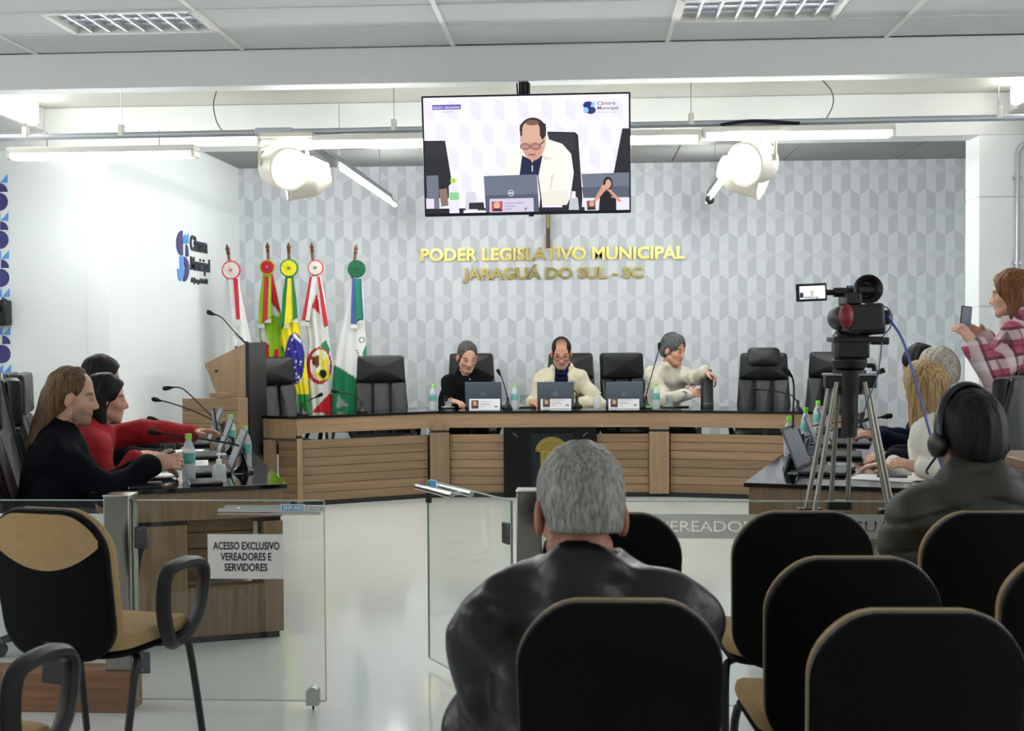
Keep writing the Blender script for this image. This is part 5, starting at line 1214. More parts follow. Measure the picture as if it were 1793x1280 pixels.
GREY = person('seated man with short grey hair in a black leather jacket, seen from behind', at_px(1052, 2.76), R(6), lean=.06, side=-.035, wide=1.28, seat=.40, zsh=-.115, hpose=(.12, -.22, .03), skin='a8725c', vox=.006, hscale=1.15, ear=1.22,
    hair=dict(style='short', mat=GREY_H, thick=.010, rough=.0012, freq=170, nape=.05, vox=.005), top=dict(mat=LEATHER_J, name='leather_jacket', infl=.035, fold=.009, fine=.2, collar=.018, neck=.068, vox=.008))

# chairs behind the people at the side desks
def chair_for(P, fwd, label, turn=0.):
    T = P[5]; f = T.to_3x3() @ Vector((0, 1, 0)); o = T.translation + f * fwd; exec_chair((o.x, o.y, 0), rz_of(f.x, f.y) + R(turn), label)
chair_for(P4, .10, 'black leather chair of the long-haired man'); chair_for(P5, .10, 'black leather chair of the woman in red', 4); chair_for(P6, .06, 'black leather chair of the short dark-haired man behind the woman in red', -3)
p = atL(.88 + .30, 2.55, 0); exec_chair((p.x, p.y, 0), rzL + R(5), 'empty black leather chair at the far end of the row by the white wall')
chair_for(P7, .08, 'black leather chair of the blonde woman'); chair_for(P8, .08, 'black leather chair of the silver-haired man'); chair_for(P9, .08, 'black leather chair of the black-haired man holding a phone')
# ================================================================== FLAGS
M_FLAG = vcol_mat('flag cloth', .8, .15, 300)
M_POLE = mat('varnished pole wood', '6e4428', .35, var=.15, nscale=15)
def cpx2(x, y): return (330 + x / 3.766, 400 + y / 3.766)
def pip(P, poly):
    x, y = P[:, 0], P[:, 1]; inside = np.zeros(len(P), bool); n = len(poly); j = n - 1
    for i in range(n):
        xi, yi = poly[i]; xj, yj = poly[j]; c = ((yi > y) != (yj > y)) & (x < (xj - xi) * (y - yi) / (yj - yi + 1e-9) + xi); inside ^= c; j = i
    return inside
def circ(cx, cy, r, ry=None, n=28): return [(cx + r * math.cos(2 * math.pi * k / n), cy + (ry or r) * math.sin(2 * math.pi * k / n)) for k in range(n)]
def flag(label, D, pole, ros, edges, base, paint, ribbons, folds, text=None):
    """pixel outlines in crop coordinates; edges: [(y, xl, xr)]"""
    edges = edges[:-1] + [(1345, edges[-1][1] - 3, edges[-1][2] + 3)]
    c = cpx2(*ros[:2]); ctr = onD(*c, D); foot = Vector((ctr.x, ctr.y + .05, 0))
    t = thing('flag_on_pole', label, 'flag', foot)
    def W(x, y, dy=0.): p = onY(*cpx2(x, y), foot.y - .06 + dy); return p - foot
    (x0, y0), (x1, y1) = pole
    a, b2 = W(x0, y0, .05), W(x1, y1, .05); d = (b2 - a)
    MB().tube([Vector((b2.x - d.x * (b2.z) / d.z, .05, 0)) if abs(d.z) > 1e-6 else b2, b2, a - Vector((0, 0, .0)) - (a - b2) * .62], .014, 10).build('pole', M_POLE, t)
    u = (a - b2)
    MB().tube([b2 + u * k for k in (.38, .42, .46, .52, .6, .7, .85, 1.0)], [.013, .022, .012, .02, .013, .022, .013, .003], 10).build('finial', M_POLE, t)
    bf = Vector((b2.x - d.x * b2.z / d.z, .05, 0)); MB().lathe([(.001, 0), (.16, 0), (.16, .015), (.05, .05), (.03, .12), (.001, .12)], 18, bf).build('stand', M_POLE, t)
    # cloth: closed draped tube, front painted
    ys_ = np.linspace(edges[0][0], edges[-1][0], 110); xl = np.interp(ys_, [e[0] for e in edges], [e[1] for e in edges]); xr = np.interp(ys_, [e[0] for e in edges], [e[2] for e in edges])
    nu = 72; V = []; PX = []
    for i, y in enumerate(ys_):
        w_ = (xr[i] - xl[i]); f = i / (len(ys_) - 1)
        for k in range(nu):
            s = k / nu; ang = 2 * math.pi * s; cx_ = .5 - .5 * math.cos(ang) if s <= .5 else .5 - .5 * math.cos(ang)
            x = xl[i] + w_ * cx_; frontness = math.sin(ang)
            dep = -(.05 + .03 * f) * frontness * (1 if frontness > 0 else .6) - (.016 * f + .004) * math.sin(cx_ * folds * 2 * math.pi + 1.3 * math.sin(f * 4)) * max(frontness, 0) ** .5
            V.append(W(x, y, dep)); PX.append((x, y))
    PX = np.array(PX); V = np.array(V); m = len(ys_); Q = np.array([(i * nu + k, i * nu + (k + 1) % nu, (i + 1) * nu + (k + 1) % nu, (i + 1) * nu + k) for i in range(m - 1) for k in range(nu)])
    col = np.tile(np.array(hx(base)), (len(V), 1))
    for poly, c_ in paint: col[pip(PX, poly)] = hx(c_)
    cl_ = np_mesh('cloth', V, Q[:, ::-1], M_FLAG, t, col)
    # rosette
    cx, cy, r, cin, cout, cdot = ros; ro = W(cx, cy, -.07); rr = r / 3.766 / (FPX / D); n = 40
    for rad, dz, c_, nm in ((1.0, 0, cout, 'rosette_rim'), (.84, -.008, cin, 'rosette'), (.15, -.016, cdot, 'rosette_button')):
        P = [ro + Vector((rr * rad * (1 + (.05 if k % 2 else -.03) * (rad > .5)) * math.cos(2 * math.pi * k / n), dz - .004 * (k % 2), rr * rad * (1 + (.05 if k % 2 else -.03) * (rad > .5)) * math.sin(2 * math.pi * k / n))) for k in range(n)]
        MB().prism(P, (0, .01, 0)).build(nm, mat('ribbon ' + c_, c_, .6, var=.03), t, smooth=False)
    for k in range(20):
        a_ = 2 * math.pi * k / 20
        MB().tube([ro + Vector((rr * .2 * math.cos(a_), -.011, rr * .2 * math.sin(a_))), ro + Vector((rr * .8 * math.cos(a_), -.011, rr * .8 * math.sin(a_)))], .0022, 4).build('pleat', mat('ribbon ' + cin, cin), t)
    for poly, c_ in ribbons:
        P = [W(x, y, -.115 - .012 * (len(t.children) % 3)) for x, y in poly]; MB().prism(P, (0, .004, 0)).build('ribbon' if c_ != 'd9d8d4' else 'fringe', mat('ribbon ' + c_, c_, .6, var=.03), t, smooth=False)
    if text:
        for s, x_, y_, wd, ht, ang in text:
            o = W(x_, y_, -.155); s_ = 1 / 3.766 / (FPX / D); ux = Vector((math.cos(R(ang)), 0, math.sin(R(ang)))); uy = Vector((-math.sin(R(ang)), 0, math.cos(R(ang))))
            place_text(s, 'flag_lettering', M_INK, o, ux, uy, wd * s_, ht * s_, .001, t, .0)
    return t
WHT, RED, GRN, LIME, YEL, BLU = 'e4e3e0', 'c8202c', '0f7a3c', '93c422', 'f2df1c', '2f2c86'
flag('white flag with red and white ribbons beside the lectern', 11.55, ((252, 104), (272, 215)), (281, 275, 62, 'f0e3dc', 'd04a58', 'd0687a'),
     [(300, 252, 325), (450, 243, 350), (600, 238, 385), (740, 234, 412), (860, 230, 420), (1250, 225, 430)], WHT,
     [([(300, 780), (330, 770), (330, 900), (310, 900)], '8a1f2e')], [([(265, 335), (295, 335), (320, 600), (290, 600)], WHT), ([(295, 330), (325, 330), (340, 600), (315, 600)], RED), ([(288, 605), (350, 605), (350, 640), (288, 640)], 'd9d8d4')], 3, [('ISLATIVO', 296, 700, 105, 24, -42)])
flag('red, white and lime green state flag with a red rosette', 11.75, ((520, 90), (527, 200)), (520, 255, 50, RED, 'b8c030', 'c9a060'),
     [(300, 490, 555), (450, 470, 590), (560, 462, 612), (720, 470, 640), (860, 480, 650), (1250, 470, 650)], LIME,
     [([(545, 300), (560, 300), (605, 560), (590, 545), (543, 490)], RED), ([(543, 490), (600, 555), (605, 580), (540, 575)], WHT), ([(470, 640), (500, 650), (535, 765), (480, 740)], WHT), ([(480, 735), (530, 770), (535, 1000), (480, 1000)], RED), ([(570, 790), (590, 790), (600, 860), (560, 860)], RED), ([(600, 750), (625, 700), (650, 760), (640, 860)], '2f8a36')] + [(circ(615, 740, 14, 40), YEL)],
     [([(492, 318), (500, 318), (485, 625), (460, 625)], LIME), ([(500, 318), (530, 318), (522, 600), (487, 625)], RED), ([(530, 318), (545, 318), (545, 590), (520, 600)], LIME), ([(458, 628), (500, 628), (500, 655), (458, 655)], 'd9d8d4'), ([(500, 594), (545, 594), (545, 622), (500, 622)], 'd9d8d4')], 3)
flag('national flag in green and yellow with a star-dotted blue disc', 11.6, ((660, 92), (664, 205)), (663, 262, 60, 'e8e030', '2c8048', '5a7a30'),
     [(310, 640, 690), (450, 620, 710), (600, 610, 722), (720, 612, 740), (860, 640, 775), (1000, 690, 790), (1100, 715, 795), (1250, 740, 800)], YEL,
     [([(600, 310), (730, 310), (735, 600), (690, 620), (640, 620), (600, 700)], GRN), ([(625, 700), (660, 640), (735, 630), (742, 690), (665, 705)], YEL), (circ(700, 860, 66, 172), BLU), ([(683, 705), (700, 692), (745, 740), (742, 760)], WHT), ([(755, 740), (800, 740), (800, 860), (770, 860)], GRN), ([(700, 1030), (800, 1030), (800, 1095), (715, 1095)], YEL), ([(700, 1095), (810, 1088), (810, 1210), (720, 1350)], '2a9444'), ([(740, 1205), (780, 1205), (780, 1250), (740, 1250)], YEL)]
     + [(circ(x, y, 7), WHT) for x, y in ((685, 733), (707, 812), (660, 795), (710, 875), (738, 880), (735, 900), (700, 915), (710, 960), (728, 980), (712, 985), (742, 992), (755, 1003), (768, 1012), (718, 1015), (735, 1005))],
     [([(640, 330), (660, 330), (632, 630), (602, 640)], GRN), ([(655, 328), (680, 328), (690, 610), (632, 640)], YEL), ([(680, 328), (692, 328), (720, 590), (690, 600)], GRN), ([(630, 628), (665, 628), (665, 655), (630, 655)], 'd9d8d4'), ([(680, 592), (720, 592), (720, 618), (680, 618)], 'd9d8d4')], 3)
flag('white and red municipal flag with a round coat of arms', 11.65, ((812, 90), (820, 200)), (838, 260, 52, 'ecdfda', 'd04a50', '3f7a68'),
     [(310, 800, 870), (450, 775, 900), (600, 768, 915), (740, 790, 930), (900, 780, 955), (1080, 795, 965), (1250, 810, 975)], WHT,
     [([(845, 430), (870, 520), (873, 575), (815, 520)], RED), ([(870, 770), (905, 735), (935, 800), (915, 860)], '2c8e58'), (circ(862, 905, 84, 122), 'b01828'), (circ(868, 900, 66, 104), WHT), ([(810, 845), (830, 850), (862, 830), (865, 900), (845, 920), (815, 890)], '6a3a20'), ([(860, 785), (920, 855), (925, 895), (870, 920)], YEL), ([(830, 965), (905, 895), (940, 985), (880, 1005)], YEL), (circ(886, 958, 24, 30), '1c1a18'), ([(870, 800), (905, 855), (880, 880)], WHT), ([(820, 1200), (935, 1085), (975, 1110), (985, 1350), (870, 1350)], RED)],
     [([(800, 320), (828, 315), (770, 615), (745, 612)], RED), ([(815, 318), (842, 318), (795, 620), (770, 615)], WHT), ([(850, 318), (866, 318), (922, 640), (895, 655)], RED), ([(838, 318), (852, 318), (897, 640), (875, 640)], WHT), ([(738, 608), (795, 608), (795, 642), (738, 642)], 'd9d8d4'), ([(880, 640), (920, 640), (920, 668), (880, 668)], 'd9d8d4')], 3)
flag('white and dark green chamber flag with a green rosette', 11.5, ((1109, 100), (1095, 210)), (1108, 268, 58, '0f6a44', '0d5c3c', '0b4a30'),
     [(330, 1070, 1140), (450, 1045, 1155), (600, 1020, 1160), (740, 990, 1170), (900, 960, 1180), (1010, 950, 1175), (1250, 945, 1165)], WHT,
     [([(940, 905), (965, 900), (1150, 1010), (1180, 1000), (1180, 1360), (930, 1360)], '10754a'), ([(1150, 810), (1170, 770), (1185, 850), (1150, 860)], '2a8a5c'), (circ(1143, 735, 20, 22), '5a6a66'), (circ(1143, 735, 14, 15), WHT), ([(985, 1100), (1060, 1170), (975, 1180)], '8a8f8c')],
     [([(1078, 330), (1100, 330), (1110, 630), (1070, 630)], '3a5a96'), ([(1098, 330), (1135, 330), (1152, 595), (1108, 620)], '12805a'), ([(1130, 330), (1140, 330), (1155, 600), (1145, 600)], '2f5a90'), ([(1068, 632), (1115, 632), (1115, 660), (1068, 660)], 'd9d8d4'), ([(1112, 598), (1155, 598), (1155, 625), (1112, 625)], 'd9d8d4')], 3, [('JARAGUÁ', 1100, 800, 150, 26, -80)])

# ================================================================== CAMERA ON TRIPOD
TP = onD(1487, 640, 5.12); TX, TY = TP.x, TP.y
def tp(px, py, dd=0.): p = onD(px, py, 5.12 + dd); return Vector((p.x - TX, p.y - TY, p.z))
trip = thing('camera_tripod', 'grey aluminium video tripod with black head behind the lettered glass', 'tripod', (TX, TY, 0))
M_TLEG = mat('satin aluminium leg', '8d8b82', .35, metal=.7, var=.05)
MB().cyl((0, 0, tp(1487, 690).z), (0, 0, tp(1487, 648).z), .062, .068, 20).build('bowl', M_BLACK, trip)
MB().cyl((0, 0, tp(1487, 765).z), (0, 0, tp(1487, 690).z), .032, .036, 16).build('centre_column', M_BLACK, trip)
zt_ = tp(1487, 668).z; zb_ = .70
for k, (ax_, ay_) in enumerate(((-.80, -.25), (.72, -.35), (-.02, .85))):
    a0 = Vector((ax_ * .085, ay_ * .085, zt_)); b0 = Vector((ax_ * .21, ay_ * .21, zb_)); c0 = Vector((ax_ * .37, ay_ * .37, .03)); sd = Vector((-ay_, ax_, 0)).normalized()
    MB().box(a0 + Vector((0, 0, .0)), (.075, .06, .05)).build('hinge_block', M_BLACK, trip, bevel=.006); MB().box(a0 + Vector((0, 0, .03)), (.08, .065, .008)).build('hinge_plate', M_STEEL, trip)
    for s in (-1, 1): MB().tube([a0 + sd * s * .026, b0 + sd * s * .036], .0105, 10).build('leg_tube', M_TLEG, trip)
    MB().box(b0, (.10, .05, .04)).build('leg_clamp', M_BLACK, trip, bevel=.006); MB().tube([b0, c0], .013, 10).build('lower_leg', M_TLEG, trip); MB().sphere((c0.x, c0.y, .025), .025).build('foot', M_BLACK, trip)
hd = MB().cyl(tp(1487, 648), tp(1487, 628), .062, .075, 20); hd.box(tp(1489, 606), (.13, .13, .10)); hd.cyl(tp(1462, 600), tp(1475, 600), .05); hd.build('fluid_head', M_BLACK, trip, bevel=.01)
MB().box(tp(1497, 594), (.20, .16, .022)).build('head_plate', M_BLACK, trip, bevel=.004); MB().box(tp(1540, 597), (.07, .05, .03)).build('plate_extension', M_BLACK, trip, bevel=.005)
for y_ in (575 + 20, 603, 612): MB().cyl(tp(1465, y_ + 12), tp(1459, y_ + 12), .03, n=14).build('drag_ring', mat('drag ring', '3a3b3e', .4, var=0), trip)
MB().tube(smooth_path([tp(1518, 640), tp(1530, 641), tp(1531, 650)]), .01, 8).build('lever', M_BLACK, trip); MB().tube([tp(1518, 662), tp(1538, 652)], .004, 6).build('knob_stem', M_STEEL, trip); MB().tube([tp(1536, 653), tp(1548, 648)], [.009, .012], 8).build('knob', M_BLACK, trip)
vc = thing('video_camera', 'black video camera with flip-out screen and red side panel on the tripod', 'camera', (TX, TY, tp(1490, 586).z)); VO = Vector((0, 0, vc.location.z))
c_ = lambda px, py, dd=0.: tp(px, py, dd) - VO
M_CBODY = mat('camera body', '131315', .45, var=.1, nscale=30, bump=.1, bscale=90)
b_ = MB().box(c_(1505, 558), (.15, .26, .115), Matrix.Rotation(R(-4), 3, 'Y')); b_.build('body', M_CBODY, vc, bevel=.015, seg=3)
MB().box(c_(1543, 556), (.05, .12, .06)).build('battery', M_CBODY, vc, bevel=.008)
MB().sphere(c_(1471, 557, .06), (.05, .10, .053)).build('hand_grip', mat('grip rubber', '2b2d2e', .5, var=.1), vc)
MB().sphere(c_(1482, 554, -.125), (.03, .03, .05)).build('red_panel', mat('red grip cover', '7d1f28', .4, var=.05), vc)
MB().cyl(c_(1487, 558, .1), c_(1487, 558, .26), .05, .055, 20).build('lens', M_CBODY, vc)
MB().tube(smooth_path([c_(1460, 512), c_(1480, 512), c_(1500, 514), c_(1510, 530)]), .02, 10).build('top_handle', M_CBODY, vc)
MB().box(c_(1488, 524), (.06, .18, .05)).build('handle_mount', M_CBODY, vc, bevel=.008)
for k in range(3): MB().tube([c_(1484 + k * 4, 500), c_(1484 + k * 4, 528)], .004, 6).build('blue_strap', mat('blue strap', '2a4690', .5, var=0), vc)
MB().lathe([(.001, .06), (.03, .06), (.034, .02), (.055, -.01), (.06, -.035), (.05, -.03), (.03, .0), (.001, .005)], 20, c_(1517, 507, -.02), Matrix.Rotation(R(-90), 3, 'X') @ Matrix.Scale(1, 3) @ Matrix.Rotation(R(0), 3, 'Z')).build('viewfinder_cup', M_BLACK, vc)
MB().tube([c_(1500, 508), c_(1528, 508)], .03, 14).build('viewfinder', M_CBODY, vc)
lc = MB().box(c_(1420.5, 512), (.124, .012, .072), Matrix.Rotation(R(-2), 3, 'Y')).build('flip_screen', M_BLACK, vc, bevel=.004)
q0 = c_(1420.5, 512) + Vector((.003, -.0075, 0)); MB().box(q0, (.102, .001, .052), Matrix.Rotation(R(-2), 3, 'Y')).build('screen_glow', screen_mat('screen e8e8ec', 'e8e8ec', .8), lc)
for dx, dz, w2, h2, c2 in ((.0, -.005, .013, .022, '8c7f78'), (.008, -.012, .02, .026, 'f6f2ea'), (-.005, -.021, .06, .008, '787c86'), (-.043, -.012, .014, .022, '24252c')):
    MB().box(q0 + Vector((dx, -.001, dz)), (w2, .0006, h2)).build('screen_picture', screen_mat('screen ' + c2, c2, .8), lc)
MB().tube([c_(1447, 512), c_(1465, 512)], .012, 8).build('screen_arm', M_CBODY, vc)
MB().tube(smooth_path([c_(1500, 588), c_(1530, 583), c_(1546, 581), c_(1546, 572)]), .008, 8).build('cable_clip', M_BLACK, vc)
M_BCAB = mat('blue cable', '4a5aa8', .4, var=0)
cable(smooth_path([tp(x, y, d) + Vector((TX, TY, 0)) for x, y, d in ((1550, 554, -.06), (1558, 560, -.1), (1580, 595, -.16), (1598, 650, -.2), (1615, 710, -.22), (1632, 770, -.22), (1650, 820, -.2), (1662, 870, -.18), (1668, 990, -.15), (1640, 1120, -.1), (1600, 1185, 0))]), .0055, M_BCAB, 'blue video cable hanging in an arc from the camera', 'video_cable')
cable(smooth_path([tp(x, y, d) + Vector((TX, TY, 0)) for x, y, d in ((1528, 535, -.08), (1552, 538, -.08), (1562, 555, -.08), (1558, 575, -.08), (1546, 590, -.07), (1541, 630, -.07), (1536, 660, -.07), (1520, 700, -.07), (1508, 735, -.06))]), .003, mat('slate cable', '5a6278', .5, var=0), 'thin slate cable looping down beside the tripod head', 'video_cable')
MB().tube([tp(1512, 722, -.06) + Vector((TX, TY, 0)), tp(1506, 742, -.06) + Vector((TX, TY, 0))], .008, 8).build('cable_plug', M_BLACK, bpy.data.objects['video_cable.001'])
# ================================================================== DESK ITEMS
M_BOT = glass_mat('clear plastic', (.92, .95, .96), 1.0, .05); M_WATER = mat('frosted water', 'd9e2e4', .15, var=0, spec=.6)
M_GCAP = mat('green cap', '86d63a', .4, var=0); M_BLAB = mat('teal label', '5fa8a4', .5, var=.25, nscale=60); M_GLS = glass_mat('drinking glass', (.9, .93, .94), 1.6)
M_WATER.node_tree.nodes['Principled BSDF'].inputs['Alpha'].default_value = .55
def bottle(p, label, s=1.0, group=None):
    t = thing('water_bottle', label, 'bottle', p, RNG.uniform(0, 6), group)
    MB().lathe([(.001, 0), (.029, 0), (.032, .008), (.032, .06), (.030, .07), (.032, .08), (.032, .135), (.030, .15), (.022, .175), (.0125, .195), (.0125, .2), (.001, .2)], 20).build('bottle_body', M_WATER, t)
    MB().lathe([(.0325, .082), (.0327, .083), (.0327, .132), (.0325, .133)], 20).build('label', M_BLAB, t)
    MB().lathe([(.001, .198), (.0155, .198), (.0155, .222), (.014, .225), (.001, .225)], 16).build('cap', M_GCAP, t); t.scale = (s, s, s); return t
def glass_cup(p, label, s=1.0, saucer=True):
    t = thing('water_glass', label, 'glass', p + Vector((0, 0, .008 if saucer else 0)))
    MB().lathe([(.001, 0), (.027, 0), (.03, .004), (.036, .05), (.035, .105), (.0335, .105), (.0345, .05), (.028, .008), (.001, .008)], 20).build('bowl', M_GLS, t)
    MB().lathe([(.001, .009), (.028, .009), (.034, .05), (.001, .05)], 16).build('water', M_WATER, t)
    if saucer:
        u = thing('saucer', 'white saucer under the ' + label, 'saucer', p); MB().lathe([(.001, 0), (.04, 0), (.062, .010), (.064, .013), (.058, .010), (.038, .006), (.001, .006)], 22).build('dish', mat('white china', 'eeece8', .2, var=0), u)
        MB().lathe([(.001, .006), (.036, .006), (.036, .0075), (.001, .0075)], 20).build('napkin', M_PAPER, u)
    return t
def sanitizer(p, label):
    t = thing('sanitizer_bottle', label, 'bottle', p)
    MB().lathe([(.001, 0), (.032, 0), (.034, .01), (.034, .07), (.026, .085), (.013, .09), (.001, .09)], 18).build('bottle_body', M_WATER, t); MB().lathe([(.001, .09), (.014, .09), (.014, .11), (.005, .112), (.005, .128), (.012, .13), (.012, .14), (.001, .14)], 14).build('pump', M_WHITEP, t)
    MB().tube([(0, 0, .135), (.035, 0, .134)], .005, 8).build('nozzle', M_WHITEP, t); return t
M_LAP = mat('slate laptop lid', '5a646e', .4, metal=.15, var=.03); M_LAPB = mat('dark laptop base', '25282c', .4, var=0)
def laptop(p, rz, label, lid_ang=18, mirror=False):
    """p: hinge middle on the desk; local +Y points to the user"""
    t = thing('laptop', label, 'laptop', p, rz)
    MB().box((0, .11, .009), (.325, .225, .016)).build('base', M_LAPB, t, bevel=.004); MB().box((0, .09, .0175), (.28, .1, .002)).build('keyboard', M_BLACK, t)
    MB().box((0, .18, .0175), (.1, .06, .001)).build('touchpad', M_LAP, t)
    rot = Matrix.Rotation(R(lid_ang), 3, 'X'); o = Vector((0, 0, .018))
    lid = MB().box(o + rot @ Vector((0, -.002, .112)), (.325, .008, .222), rot).build('lid', M_LAP, t, bevel=.004)
    MB().box(o + rot @ Vector((0, .0028, .112)), (.305, .001, .19), rot).build('screen', screen_mat('screen 9a9fa6', '9a9fa6', .12), lid)
    ring = [o + rot @ Vector((.019 * math.cos(a), -.0072, .115 + .019 * math.sin(a))) for a in np.linspace(0, 2 * math.pi, 19)]
    lg_ = MB().tube(ring, .0018, 5); lg_.tube([o + rot @ Vector((-.011, -.0072, .115)), o + rot @ Vector((.011, -.0072, .115))], .0025, 5); lg_.build('lid_badge', mat('badge silver', '9fb0bc', .3, metal=.5, var=0), lid)
    return t
def name_card(p, rz, label, w_=.27):
    t = thing('name_card', label, 'name card', p, rz); rot = Matrix.Rotation(R(-14), 3, 'X'); h_ = .098
    MB().box(rot @ Vector((0, .0, h_ / 2)), (w_, .002, h_), rot).box((0, .045, .001), (w_, .05, .002)).build('card', mat('card stock', 'e3e1e3', .5, var=0), t)
    MB().box(rot @ Vector((-w_ / 2 + .05, -.0016, h_ / 2)), (.065, .001, .075), rot).build('photo', mat('photo print', '6e4a3c', .5, var=.6, nscale=35), t)
    MB().box(rot @ Vector((-w_ / 2 + .05, -.0024, h_ / 2 + .008)), (.024, .001, .032), rot).build('photo_face', mat('photo face', 'd8a88c', .5, var=.1), t); MB().box(rot @ Vector((-w_ / 2 + .05, -.0024, h_ / 2 - .024)), (.05, .001, .024), rot).build('photo_suit', M_INK, t)
    for z, l in ((.075, .11), (.058, .08), (.045, .09), (.028, .04)): MB().box(rot @ Vector((-w_ / 2 + .095 + l / 2, -.0016, z)), (l, .001, .005), rot).build('text_line', mat('print grey', 'a9a2ab', .6, var=0), t)
    MB().box(rot @ Vector((w_ / 2 - .035, -.0016, .03)), (.03, .001, .012), rot).build('print_mark', mat('print mark', '77767e', .6, var=0), t); return t
OFF = Vector((0, 0, .001))
def dz(px, py): return onZ(px, py, DZ) + OFF
for px, py, lb in ((758, 717.5, 'water bottle with green cap in front of the black-shirted man'), (901, 716, 'water bottle with green cap between the black-shirted man and the man with glasses'), (1149, 716, 'water bottle with green cap beside the striped-shirted man on the dais')): bottle(dz(px, py), lb)
for px, py, lb in ((785, 715, 'glass by the black-shirted man'), (918, 713.5, 'glass by the cream-jacketed man'), (1173, 713.5, 'low glass by the flask')): glass_cup(dz(px, py), lb)
sanitizer(dz(1046, 714.5), 'clear sanitizer pump bottle between two laptops on the dais')
for a, b2, py, lb, who in ((813, 881, 715, 'slate laptop of the black-shirted man, lid towards the hall', 'black-shirted man'), (940, 1006, 715, 'slate laptop of the cream-jacketed man, lid towards the hall', 'cream-jacketed man'), (1060, 1127, 715, 'slate laptop of the flask-holding man, lid towards the hall', 'flask-holding man')):
    p = dz((a + b2) / 2, py); laptop(p, 0, lb, 12)
for a, b2, py, lb in ((822, 875, 718, 'white name card with portrait before the black-shirted man'), (946, 1001, 715.5, 'white name card with portrait before the cream-jacketed man'), (1065, 1120, 715.5, 'white name card with portrait before the flask-holding man')): name_card(dz((a + b2) / 2, py), 0, lb)
def mic_px(base, pts, d, name, label, z=DZ, basekind=1): 
    b0 = onZ(*base, z) + OFF; dd = depth(b0); gooseneck([b0, b0 + Vector((0, 0, .08))] + [onD(x, y, dd + d) for x, y in pts], name, label, basekind)
mic_px((889, 716), ((887, 690), (880, 665), (875, 655)), .0, 'gooseneck_microphone', 'gooseneck microphone right beside the laptop of the black-shirted man')
mic_px((1010, 713), ((1012, 695), (1008, 686), (1003, 684)), .1, 'gooseneck_microphone', 'low gooseneck microphone between the cream jacket and the sanitizer')
mic_px((1131, 714), ((1132, 690), (1143, 650), (1153, 615), (1154, 609)), -.05, 'gooseneck_microphone', 'tall gooseneck microphone crossing the striped-shirted man')
mic_px((530, 727), ((535, 703), (550, 697), (556, 694)), .1, 'gooseneck_microphone', 'low black gooseneck microphone at the dais end by the flags')
mic_px((634, 722), ((630, 700), (615, 690), (590, 686)), .1, 'gooseneck_microphone', 'bent gooseneck microphone before the empty chair by the green flag')
mic_px((1397, 722), ((1395, 703), (1385, 692), (1350, 684), (1325, 682)), .0, 'gooseneck_microphone', 'long bent gooseneck microphone before the chair with the head pillow')
th_ = dz(1238, 713.5); fk = thing('thermos_flask', 'black vacuum flask with carrying loop held by the striped-shirted man', 'flask', th_)
MB().lathe([(.001, 0), (.057, 0), (.057, .03), (.055, .034), (.055, .25), (.05, .28), (.04, .30), (.001, .30)], 24).build('flask_body', mat('black flask', '101114', .35, var=0), fk); MB().lathe([(.001, .295), (.04, .295), (.042, .32), (.036, .335), (.001, .338)], 20).build('lid', M_BLACK, fk)
MB().tube(smooth_path([(.045, 0, .3), (.07, 0, .24), (.075, 0, .2), (.06, 0, .18)]), .006, 7).build('strap', M_BLACK, fk); MB().box((-.05, 0, .25), (.035, .03, .03)).build('spout', M_BLACK, fk, bevel=.006); MB().lathe([(.0575, .034), (.0578, .036), (.0575, .038)], 24).build('ring', M_STEEL, fk)
ph = thing('smartphone', 'black smartphone lying on the dais beside the low glass', 'phone', dz(1192, 713)); MB().box((0, 0, .005), (.14, .075, .009)).build('body', M_BLACK, ph, bevel=.003); MB().box((0, 0, .0098), (.13, .068, .0006)).build('screen', M_BLACKG, ph)
gb = thing('leaf_bowl', 'small heap of green wrapped sweets by the tall microphone', 'sweets', dz(1138, 716))
for k in range(6): MB().sphere((RNG.uniform(-.03, .03), RNG.uniform(-.02, .02), .014), (.018, .012, .012)).build('sweet', mat('green wrapper', '5fae5a', .35, var=.2), gb)
# ---- side desks
def side_items(at, n, d, who, ys_, lab):
    rzu = rz_of(n.x, n.y)          # local +Y towards the sitter (outwards)
    for k, y in enumerate(ys_):
        laptop(at(.22, y) + OFF, rzu + R(RNG.uniform(-6, 6)), 'open laptop ' + lab[k], 22); name_card(at(.13, y + .0) + OFF, rzu, 'name card leaning before the laptop ' + lab[k])
side_items(atL, nL, dL, 'L', (.62, 1.45, 2.3), ('nearest the glass, by the sanitizer and the long-haired man', 'of the woman in red', 'at the far end of the blue-emblem side desk'))
side_items(atR, nR, dR, 'R', (.55, 1.35, 2.15), ('of the blonde woman behind the tripod', 'of the silver-haired man', 'at the far end of the tripod side desk'))
def zdk(px, py): return onZ(px, py, .73) + OFF
bottle(zdk(331, 841), 'water bottle in front of the long-haired man'); bottle(zdk(430, 822), 'water bottle at the inner edge of the blue-emblem desk'); bottle(zdk(404, 792), 'water bottle beside the laptop of the woman in red')
sanitizer(zdk(384, 845), 'clear sanitizer pump bottle near the desk end at the closed gate')
glass_cup(onD(294, 800, 5.98) - Vector((0, 0, .045)), 'glass held by the long-haired man', saucer=False)
sc_ = thing('saucer', 'white saucer in front of the long-haired man', 'saucer', zdk(284, 838)); MB().lathe([(.001, 0), (.045, 0), (.075, .012), (.077, .015), (.07, .012), (.042, .007), (.001, .007)], 22).build('dish', MATS['white china'], sc_)
for px, py, lb in ((255, 852, 'dark folder under the elbow of the long-haired man'), (360, 846, 'closed black notebook beside the sanitizer bottle')):
    o = thing('notebook', lb, 'notebook', zdk(px, py), rz_of(nL.x, nL.y)); MB().box((0, 0, .006), (.2, .15, .012)).build('cover', M_BLACK, o, bevel=.003); MB().box((0, .002, .006), (.196, .152, .007)).build('pages', M_PAPER, o)
